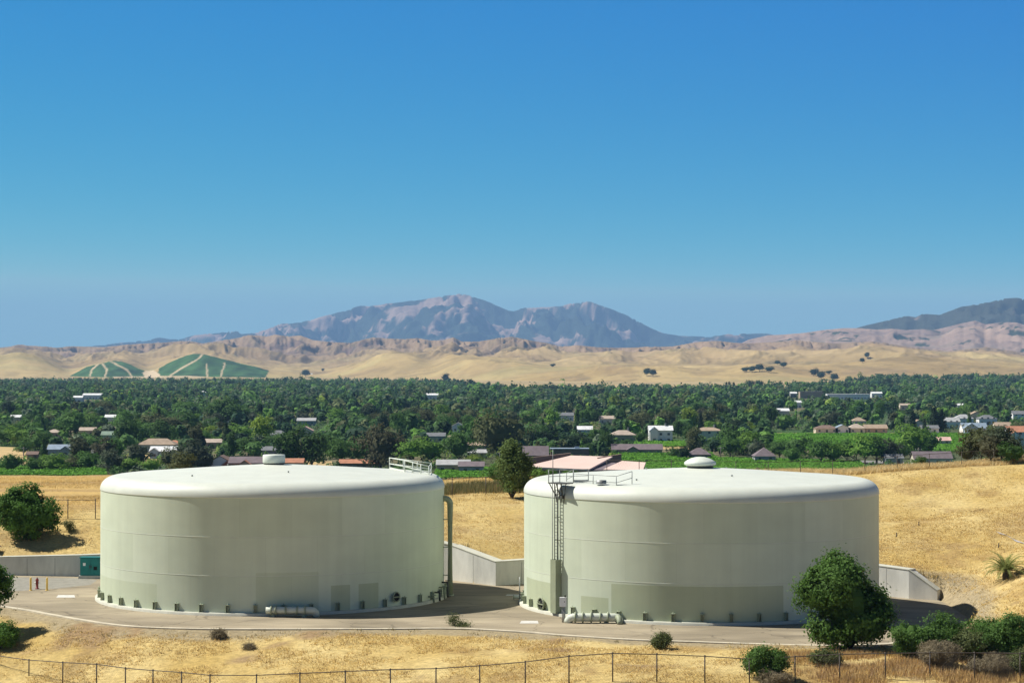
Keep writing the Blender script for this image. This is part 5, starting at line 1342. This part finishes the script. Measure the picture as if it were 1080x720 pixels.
vineyard('vine_rows', 'bright green vineyard behind the roof of the right tank', [on(x, y, VZ) for x, y in ((680, 505), (925, 505), (906, 487.5), (760, 484.5), (680, 486))], 2.4, 1.3, 0.5, seed=3)
vineyard('vine_rows', 'darker vine rows behind the pink roofed building', [on(x, y, VZ) for x, y in ((655, 490), (760, 488), (750, 480), (640, 480))], 2.8, 1.8, 0.5, seed=4)
vineyard('vine_rows', 'upper green vineyard in front of the row of houses at the right', [on(x, y, VZ) for x, y in ((812, 475), (1045, 478), (1040, 458.5), (812, 458.5))], 2.6, 1.3, 0.7, 1.4, seed=5)
vineyard('vine_rows', 'small green vineyard below the big white house', [on(x, y, VZ) for x, y in ((660, 472), (726, 472), (722, 466.5), (672, 466.5))], 3, 1.3, 0.7, 1.2, seed=6)
# tan fields, roads
def sheet(name, label, pts, m, kind_name='field', dz=0.03):
    P_ = [on(x, y, VZ + dz) for x, y in pts]; b = MB(); b.add([tuple(p) for p in P_], [tuple(range(len(P_)))]); o = b.build(name, m); tag(o, label, kind_name, kind='structure')
M['tanfield'] = mat('dry_valley_field', (0.46, 0.33, 0.15), 0.95, 0.15, 0.08)
M['road'] = mat('valley_road', (0.22, 0.21, 0.19), 0.9, 0.1, 0.1)
sheet('dry_field', 'tan dry field at the far left below the woods', [(-20, 489), (31, 489), (30, 472), (-20, 470)], M['tanfield'])
sheet('dry_field', 'small tan field behind the long ranch house', [(676, 473.5), (728, 473.5), (720, 466), (680, 466)], M['tanfield'], dz=0.06)
sheet('dry_field', 'tan ground beside the two tall dark trees', [(325, 497), (352, 497), (350, 486), (322, 486)], M['tanfield'])
sheet('dirt_track', 'tan track above the upper vineyard', [(812, 458.6), (1045, 458.6), (1045, 456.2), (812, 456.2)], M['tanfield'], 'path')
sheet('valley_road', 'grey road beyond the right crest fence', [(878, 487.4), (1100, 492), (1100, 489.5), (890, 484.8)], M['road'], 'road', 0.05)
sheet('yard_ground', 'bare pale yard around the white roofed barn', [(132, 488), (190, 489), (188, 480), (134, 479)], M['tanfield'])
sheet('distant_strip', 'pale strip of dry land in front of the far tree belt', [(270, 409), (480, 409), (480, 406.2), (270, 406.2)], M['tanfield'], dz=0.5)

# ---- utility poles
pole_src = None
def utility_pole(px, by, ty, label):
    p = vpos(px, by); h = (by - ty) * p.y / F
    o = empty('utility_pole', p); tag(o, label, 'utility pole')
    MB().tube([(0, 0, -.3), (0, 0, h)], 0.22, 7, r2=0.14).build('pole', M['polewood'], o)
    a = MB().box((0, 0, h - 0.8), (2.6, 0.16, 0.18)).build('crossarm', M['polewood'], o)
    for x in (-1.15, -.4, .4, 1.15): MB().lathe([(0.06, 0), (0.09, .1), (0.06, .25), (.001, .28)], 8, (x, 0, h - .71)).build('insulator', M['rail'], a)
for px, by, ty, lab in ((25.3, 489, 471, 'utility pole by the tan field at the left'), (343.5, 472, 454, 'utility pole right of the two tall dark trees'), (527, 492, 476, 'utility pole left of the olive tree between the tanks'), (776, 480, 466, 'utility pole among trees right of the domed vent'), (760, 484, 471, 'short utility pole just right of the domed vent'), (925, 489, 472, 'utility pole beyond the middle of the crest fence'), (903, 489, 466, 'tall utility pole left of the others beyond the crest fence'), (968.5, 488, 472, 'utility pole beyond the crest fence left of the long roof'), (832, 487, 474, 'utility pole left of the round trees beyond the crest fence')):
    utility_pole(px, by, ty, lab)

# ---- valley trees as things
PROTO = {}
def proto(shape, v):
    k = (shape, v)
    if k not in PROTO:
        rng = np.random.default_rng(100 + v * 17 + len(shape))
        rx = {'round': .5, 'spread': .62, 'tall': .3, 'poplar': .15, 'cone': .24, 'irregular': .46, 'bush': .6}[shape]
        cb = {'round': .1, 'spread': .14, 'tall': .06, 'poplar': .03, 'cone': .05, 'irregular': .12, 'bush': 0}[shape]; rz = (1 - cb) / 2
        n = 150
        lf = 0.034 if shape not in ('poplar', 'cone') else 0.024
        cm = crown_mesh(rng, 'crown', shape, rx, rz, n, 11, lf, GREENS['mid green'], 0.05 if shape not in ('poplar', 'cone') else 0.03, 0.66)
        tm = trunk_mesh(rng, 1, 0.022, rx, rz, 4, cb + .06)
        PROTO[k] = (cm, tm, cb)
    return PROTO[k]
VT = []
NAMEOF = {'round': 'round_tree', 'spread': 'spreading_tree', 'tall': 'tall_tree', 'poplar': 'poplar_tree', 'cone': 'conifer_tree', 'irregular': 'ragged_tree', 'bush': 'garden_bush'}
def vtree(x, y, h, shape, color, v, wide=1.0):
    cm, tm, cb = proto(shape, v)
    o = empty(NAMEOF[shape], (x, y, gz(x, y) - .1), random.uniform(0, 6.28))
    for nm, me, dz, m in (('crown', cm, cb * h, GREENS[color]), ('trunk', tm, 0, M['bark'])):
        c = link(nm, me, o, (0, 0, dz)); c.scale = (h * wide, h * wide, h)
        c.material_slots[0].link = 'OBJECT'; c.material_slots[0].material = m
    VT.append([o, x, y, h, shape, color, wide]); return o
KEY = [(307, 493, 452, 'tall', 'dark green', 1.2), (329, 493, 458, 'tall', 'dark green', 1.3), (402, 497, 449, 'irregular', 'brownish', 1.0), (432, 489, 463, 'round', 'bright green', 1.25), (455, 489, 462, 'round', 'bright green', 1.2),
    (484, 489, 456, 'round', 'mid green', .95), (500, 491, 479, 'spread', 'yellow green', 1.2), (531, 486, 433, 'round', 'olive green', 1.0), (515, 478, 445, 'irregular', 'olive green', 1.0), (640, 480, 455, 'round', 'dark green', .8), (605, 482, 455, 'round', 'blackish green', 1.0),
    (566, 470, 456, 'round', 'yellow green', 1.3), (577, 469, 447, 'round', 'blackish green', 1.0), (583, 478, 466, 'spread', 'mid green', 1.4), (620, 484, 468, 'round', 'dark green', .8), (661, 474, 463, 'round', 'mid green', 1.1), (630, 470, 450, 'round', 'mid green', 1.1),
    (789, 481, 456, 'round', 'bright green', 1.2), (770, 482, 461, 'round', 'mid green', 1.2), (804, 474, 456, 'round', 'dark green', 1.0), (796, 484, 464, 'irregular', 'grey green', 1.0), (822, 484, 464, 'round', 'dark green', 1.2), (840, 485, 459, 'round', 'dark green', 1.1), (836, 489, 473, 'round', 'mid green', 1.2),
    (866, 489, 463, 'round', 'mid green', 1.1), (880, 489, 466, 'round', 'bright green', 1.1), (893, 488, 464, 'round', 'mid green', 1.1), (912, 489, 457, 'round', 'bright green', 1.1), (924, 489, 460, 'irregular', 'mid green', 1.1), (938, 489, 463, 'irregular', 'grey green', 1.1), (961, 484, 448, 'round', 'bright green', 1.15), (975, 482, 452, 'round', 'mid green', 1.1),
    (950, 487, 468, 'round', 'dark green', 1.1), (1002, 487, 478, 'round', 'mid green', 1.2), (1035, 487, 448, 'spread', 'olive green', 1.0), (1056, 487, 450, 'round', 'grey green', 1.0), (1045, 489, 460, 'irregular', 'brownish', 1.1), (1068, 489, 466, 'round', 'dark green', 1.2), (1020, 489, 468, 'round', 'olive green', 1.1), (971, 492, 480, 'round', 'mid green', 1.1),
    (962, 455, 433, 'cone', 'blackish green', 1.3), (985, 456, 430, 'cone', 'blackish green', 1.5), (993, 456, 432, 'cone', 'blackish green', 1.3), (975, 457, 442, 'cone', 'blackish green', 1.2), (1022, 452, 436, 'cone', 'dark green', 1.2),
    (134, 472, 440, 'round', 'dark green', .9), (150, 468, 446, 'round', 'mid green', 1.3), (42, 478, 455, 'round', 'mid green', 1.3), (25, 480, 465, 'round', 'mid green', 1.2), (95, 478, 457, 'round', 'mid green', 1.5), (75, 461, 435, 'round', 'mid green', 1.4), (10, 470, 447, 'round', 'mid green', 1.5), (22, 472, 450, 'round', 'bright green', 1.3),
    (12, 499, 479, 'round', 'mid green', 1.2), (58, 499, 478, 'round', 'bright green', 1.5), (40, 499, 482, 'round', 'mid green', 1.4), (75, 498, 480, 'irregular', 'olive green', 1.3), (92, 498, 476, 'round', 'mid green', 1.2), (112, 492, 462, 'irregular', 'brownish', .9), (119, 499, 474, 'irregular', 'grey green', 1.2), (145, 495, 470, 'irregular', 'grey green', 1.1), (135, 498, 481, 'round', 'bright green', 1.6),
    (160, 498, 484, 'spread', 'bright green', 1.3), (182, 497, 472, 'round', 'olive green', 1.2), (204, 500, 465, 'irregular', 'grey green', 1.1), (216, 500, 473, 'irregular', 'grey green', 1.0), (193, 501, 476, 'round', 'olive green', 1.1), (245, 481, 463, 'round', 'dark green', 1.6), (262, 480, 462, 'round', 'dark green', 1.6), (274, 481, 466, 'round', 'mid green', 1.4), (285, 477, 457, 'round', 'dark green', 1.4),
    (348, 484, 460, 'round', 'dark green', 1.2), (358, 490, 464, 'round', 'mid green', 1.1), (372, 488, 461, 'round', 'dark green', 1.2), (387, 487, 468, 'round', 'dark green', 1.1), (222, 465, 449, 'round', 'yellow green', 1.3), (255, 466, 447, 'round', 'bright green', 1.3), (212, 470, 453, 'round', 'mid green', 1.2), (195, 460, 434, 'round', 'dark green', 1.4), (174, 462, 436, 'round', 'olive green', 1.6), (236, 452, 421, 'round', 'dark green', 1.2),
    (673, 458, 436, 'spread', 'olive green', 1.0), (700, 452, 436, 'spread', 'olive green', 1.0), (715, 462, 444, 'round', 'dark green', 1.0), (727, 467, 449, 'irregular', 'dark green', .9), (730, 483, 452, 'tall', 'olive green', .8), (722, 486, 470, 'irregular', 'blackish green', .9), (711, 484, 472, 'round', 'dark green', 1.1), (675, 468, 455, 'round', 'dark green', 1.0),
    (470, 404, 394, 'tall', 'blackish green', 1.3), (487, 411, 400.5, 'tall', 'blackish green', 1.3), (497, 411, 400, 'tall', 'blackish green', 1.2), (790, 411, 401, 'spread', 'blackish green', 1.0), (800, 411, 401, 'round', 'blackish green', 1.2), (766, 411, 403, 'poplar', 'blackish green', 1.2), (769, 411, 402.5, 'poplar', 'blackish green', 1.2), (774, 411, 403, 'poplar', 'blackish green', 1.2), (820, 411, 402, 'round', 'blackish green', 1.0), (935, 411, 400, 'round', 'blackish green', 1.1),
    (525, 509, 487, 'bush', 'mid green', 1.0), (556, 505, 488, 'round', 'mid green', 1.3), (568, 506, 492, 'bush', 'bright green', 1.2), (582, 505, 494, 'bush', 'mid green', 1.4), (602, 505, 495, 'bush', 'mid green', 1.3)]
for k, (px, by, ty, shp, colr, wd) in enumerate(KEY):
    p = vpos(px, by); vtree(p.x, p.y, (by - ty) * p.y / F * 1.02, shp, colr, k % 3, wd)
FIELDS = [[(-20, 489), (31, 489), (30, 472), (-20, 470)], [(650, 500), (925, 505), (906, 487), (760, 481), (650, 479)], [(812, 478), (1050, 478), (1045, 456), (812, 456)], [(660, 476), (728, 476), (722, 466), (672, 466)], [(455, 506), (545, 506), (545, 494), (462, 494)], [(-20, 504), (112, 505), (112, 497), (-20, 494)], [(872, 492), (1100, 494), (1100, 484), (878, 483)]]
def blocked(px, by, wpx, hpx, d, keep=1.0):
    for poly in FIELDS:
        if bool(inside(np.array([px]), np.array([by]), poly)[0]): return True
        if bool(inside(np.array([px]), np.array([by - hpx * .45]), poly)[0]): return True
    for (hx, hw, ty, bty, hd) in HOUSES:
        if d < hd + 12 and abs(px - hx) < hw + wpx * .45 and by > ty and by - hpx < bty - (bty - ty) * .42: return True
        if abs(d - hd) < 9 and abs(px - hx) < hw + wpx * .5: return True
    return False
rv = random.Random(5)
SHC = [('round', .46), ('irregular', .14), ('tall', .12), ('spread', .12), ('cone', .12), ('poplar', .06)]
def pick():
    u_ = rv.random()
    for s_, w_ in SHC:
        if u_ < w_: return s_
        u_ -= w_
    return 'round'
taken = [(t[1], t[2]) for t in VT]
tries = 0
while len(VT) < 298 and tries < 20000:
    tries += 1
    y = 740 + 860 * rv.random() ** 0.85; px = rv.uniform(-25, 1105); x = (px - CX) / F * y
    by = HY + F * (CAMZ - VZ) / y; shp = pick(); h = rv.uniform(7, 13.5) if shp != 'poplar' else rv.uniform(10, 14)
    if shp in ('tall', 'cone'): h *= 1.15
    wd = rv.uniform(.85, 1.2); hp = h * F / y; wp = hp * {'round': .5, 'spread': .62, 'tall': .3, 'poplar': .15, 'cone': .24, 'irregular': .46}[shp] * wd
    if blocked(px, by, wp, hp, y): continue
    if any((x - a) ** 2 + (y - b) ** 2 < (h * .75) ** 2 for a, b in taken): continue
    taken.append((x, y))
    cc = rv.choices(['dark green', 'mid green', 'bright green', 'olive green', 'grey green', 'blackish green', 'yellow green', 'brownish'], [28, 26, 12, 11, 7, 12, 3, 1])[0]
    if shp in ('cone', 'poplar'): cc = rv.choice(['blackish green', 'dark green'])
    vtree(x, y, h, shp, cc, rv.randrange(3), wd)
# labels: look first, then the nearest findable landmark, then order
LM = [(62, 'the blue grey roofed house'), (118, 'the green roofed house'), (172, 'the white roofed barn'), (232, 'the brown roofed white gable'), (290, 'the drum vent'), (343, 'the flat white roofed house'), (402, 'the brownish ragged tree'), (444, 'the left tank handrail'), (500, 'the middle vineyard'), (565, 'the steep mauve roof'), (617, 'the pink roofed building'), (697, 'the big white house'), (738, 'the domed vent'), (807, 'the pyramid mauve roof'), (860, 'the brown roofed row end'), (924, 'the wide tan roofed house'), (984, 'the long mauve crest roof'), (1028, 'the blue grey gable estate'), (1076, 'the tall orange roofed house')]
SH = {'round': 'round', 'spread': 'spreading', 'tall': 'tall oval', 'poplar': 'narrow poplar', 'cone': 'pointed conifer', 'irregular': 'ragged', 'bush': 'bushy low'}
bylab = {}
for t in VT:
    o, x, y, h, shp, colr, wd = t; px = CX + x / y * F
    lx, ln = min(LM, key=lambda a: abs(a[0] - px)); depth = 'close' if y < 850 else 'nearer' if y < 1020 else 'midway' if y < 1350 else 'far' if y < 2000 else 'farthest'
    side = 'left of' if px < lx - 6 else 'right of' if px > lx + 6 else 'behind'
    sz = 'small ' if h < 7.5 else 'big ' if h > 12.5 else ''
    tr = '' if shp in ('poplar', 'cone') else ' tree'
    bylab.setdefault(f'{sz}{colr} {SH[shp]}{tr}, {depth}, {side} {ln}', []).append((px, o))
ORD = ['first', 'second', 'third', 'fourth', 'fifth', 'sixth', 'seventh']
for lab, L_ in bylab.items():
    L_.sort(key=lambda a: a[0])
    for i, (px, o) in enumerate(L_):
        tag(o, lab if len(L_) == 1 else lab.replace(', ', f', {ORD[min(i, 6)]} from left, ', 1), 'tree', 'trees on the valley floor')

# ---- the mass of woodland beyond, one object
def woodland(name, label, n, y0, y1, hmin, hmax, quads, seed, m, ylaw=1.0, skip=0.0):
    rng = np.random.default_rng(seed)
    y = y0 + (y1 - y0) * rng.random(n) ** ylaw; px = rng.uniform(-260, 1340, n); x = (px - CX) / F * y
    by = HY + F * (CAMZ - VZ) / y; h = rng.uniform(hmin, hmax, n); h = np.where(rng.random(n) < .06, h * 1.4, h); hp = h * F / y
    ok = np.array([not blocked(px[i], by[i], hp[i] * .45, hp[i], y[i]) for i in range(n)]) if y0 < 2200 else np.ones(n, bool)
    if y0 < 2200: ok |= (y > 2600)
    ok &= y < wood_limit(px) + 150 * fbm(x / 150, y / 150, 3)
    ok &= fbm(x / 90, y / 220, 3) > -0.62
    x, y, h = x[ok], y[ok], h[ok]; n = len(x); z = ground_z(x, y)
    cn = list(GCOL); wts = np.array([.30, .22, .09, .11, .07, .19, .02]); ci = rng.choice(len(cn), n, p=wts / wts.sum())
    base = np.array([GCOL[c_] for c_ in cn])[ci] * rng.uniform(1.25, 2.6, n)[:, None]
    shp = rng.choice(4, n, p=[.55, .17, .18, .10]); rx = np.array([.46, .27, .21, .13])[shp] * h * rng.uniform(.85, 1.3, n)
    # lobes
    q = quads; d = unit(rng, n * q); lob = np.repeat(unit(rng, n * 6).reshape(n, 6, 3), 1, 0)
    li = rng.integers(0, 6, n * q); ti = np.repeat(np.arange(n), q)
    c = lob[ti, li] * 0.48 + d * 0.52 * rng.uniform(.75, 1.05, n * q)[:, None]
    kz = (c[:, 2] + 1) / 2; taper = np.where(shp[ti] == 2, np.clip(1.15 - kz, .05, 1) * 1.25, 1.0)
    hh = h[ti]; P = np.stack([x[ti] + c[:, 0] * rx[ti] * taper, y[ti] + c[:, 1] * rx[ti] * taper, z[ti] + hh * (0.06 + 0.94 * kz)], 1)
    V, Fq = leaf_quads(rng, P, d + np.array([0, 0, .35]), 1.0, 0.8, 0.4)
    ctr = np.repeat(P, 4, 0); V = ctr + (V - ctr) * np.repeat(np.clip(rx[ti] * 0.31, .5, 1.7), 4)[:, None]
    C = np.repeat(base[ti] * rng.uniform(.93, 1.1, n * q)[:, None], 4, 0)
    o = link(name, np_mesh(name, V, Fq, m, False, C)); tag(o, label, 'woodland', kind='stuff'); return o
M['wood'] = leafmat('woodland_leaves', (1, 1, 1), 0.1, 0.05, attr='cover')
woodland('woodland', 'mixed green trees filling the valley among the houses', 3100, 860, 2000, 5, 10.5, 110, 51, M['wood'])
woodland('far_woodland', 'dense mass of far valley trees up to the foot of the hills', 11500, 1650, 4300, 8, 15.5, 52, 52, M['wood'], 0.9)
woodland('farthest_woodland', 'blue green belt of the farthest valley trees', 4200, 4200, 5700, 7, 12, 30, 53, M['wood'], 1.0)

def shrubs():
    rng = np.random.default_rng(61); out = []
    while len(out) < 3000:
        y = 745 + 900 * rng.random(); px = rng.uniform(-40, 1120); by = HY + F * (CAMZ - VZ) / y; h = rng.uniform(1.2, 4.2); hp = h * F / y; bad = False
        for poly in FIELDS:
            if bool(inside(np.array([px]), np.array([by]), poly)[0]): bad = True; break
        if not bad:
            for (hx, hw, ty, bty, hd) in HOUSES:
                if abs(px - hx) < hw and y < hd + 12 and by > ty and by - hp < bty - (bty - ty) * .5: bad = True; break
        if not bad: out.append(((px - CX) / F * y, y, h))
    A = np.array(out); n = len(A); q = 34; d = unit(rng, n * q); ti = np.repeat(np.arange(n), q); h = A[ti, 2]
    P = np.stack([A[ti, 0] + d[:, 0] * h * .6, A[ti, 1] + d[:, 1] * h * .6, VZ + h * (.5 + .5 * d[:, 2])], 1)
    V, Fq = leaf_quads(rng, P, d + np.array([0, 0, .3]), 1.0); ctr = np.repeat(P, 4, 0); V = ctr + (V - ctr) * np.repeat(h * .17, 4)[:, None]
    cn = np.array(list(GCOL.values())); C = np.repeat((cn[rng.choice(len(cn), n, p=[.2, .28, .18, .12, .1, .06, .06])] * rng.uniform(1.1, 2.2, n)[:, None])[ti] * rng.uniform(.85, 1.2, n * q)[:, None], 4, 0)
    tag(link('undergrowth', np_mesh('undergrowth', V, Fq, M['wood'], False, C)), 'garden shrubs and hedges filling the ground among the valley houses', 'shrubs', kind='stuff')
shrubs()

# ---- oaks standing out on the golden hills
HPX, HPY = PXG, PYG
def hill_pt(px, py):
    """lowest row of the hill sheet seen at this pixel"""
    j = int(np.argmin(np.abs(pxs - px))); col_ = HPY[:, j]; k = int(np.argmax(col_ <= py)); return Vector((XG[k, j], D[k, j], hz0[k, j]))
for i, (px, py, h, wd, lab) in enumerate([(322, 398, 26, 1.2, 'dark tree beside the far white barn'), (340, 392, 12, 1.0, 'lone small dark tree on the slope right of the far barn'), (682, 397, 19, 1.1, 'left of two dark round trees on the golden hill'), (689, 397, 18, 1.1, 'right of two dark round trees on the golden hill'),
        (786, 393, 14, 1.5, 'first dark tree of the hill row right of centre'), (793, 393, 15, 1.5, 'second dark tree of the hill row right of centre'), (801, 392, 19, 1.3, 'tallest dark tree of the hill row right of centre'), (811, 393, 15, 1.5, 'last dark tree of the hill row right of centre'), (827, 388, 14, 1.6, 'dark oak above the right end of the hill row'), (820, 385, 12, 1.6, 'small dark oak high above the hill row'),
        (858, 397, 20, 1.1, 'dark oak left of the group at the hill foot right of centre'), (866, 401, 19, 1.3, 'broad dark oak in the middle of the hill foot group'), (880, 402, 18, 1.2, 'single dark oak right of the hill foot group'), (874, 395, 9, 1.8, 'low dark oaks behind the hill foot group'), (915, 379, 18, 1.1, 'dark oak on the upper golden slope at the right'), (909, 383, 13, 1.1, 'small dark oak left below the upper slope oak'), (583, 387, 10, 1.6, 'small dark tree in the fold of the golden hill')]):
    p = hill_pt(px, py); cm, tm, cb = proto('round', i % 3); o = empty('hill_oak', p); tag(o, lab, 'tree', 'dark trees on the golden hills')
    for nm, me, dz, m in (('crown', cm, cb * h, GREENS['blackish green']), ('trunk', tm, 0, M['bark'])):
        c = link(nm, me, o, (0, 0, dz)); c.scale = (h * wd, h * wd, h); c.material_slots[0].link = 'OBJECT'; c.material_slots[0].material = m
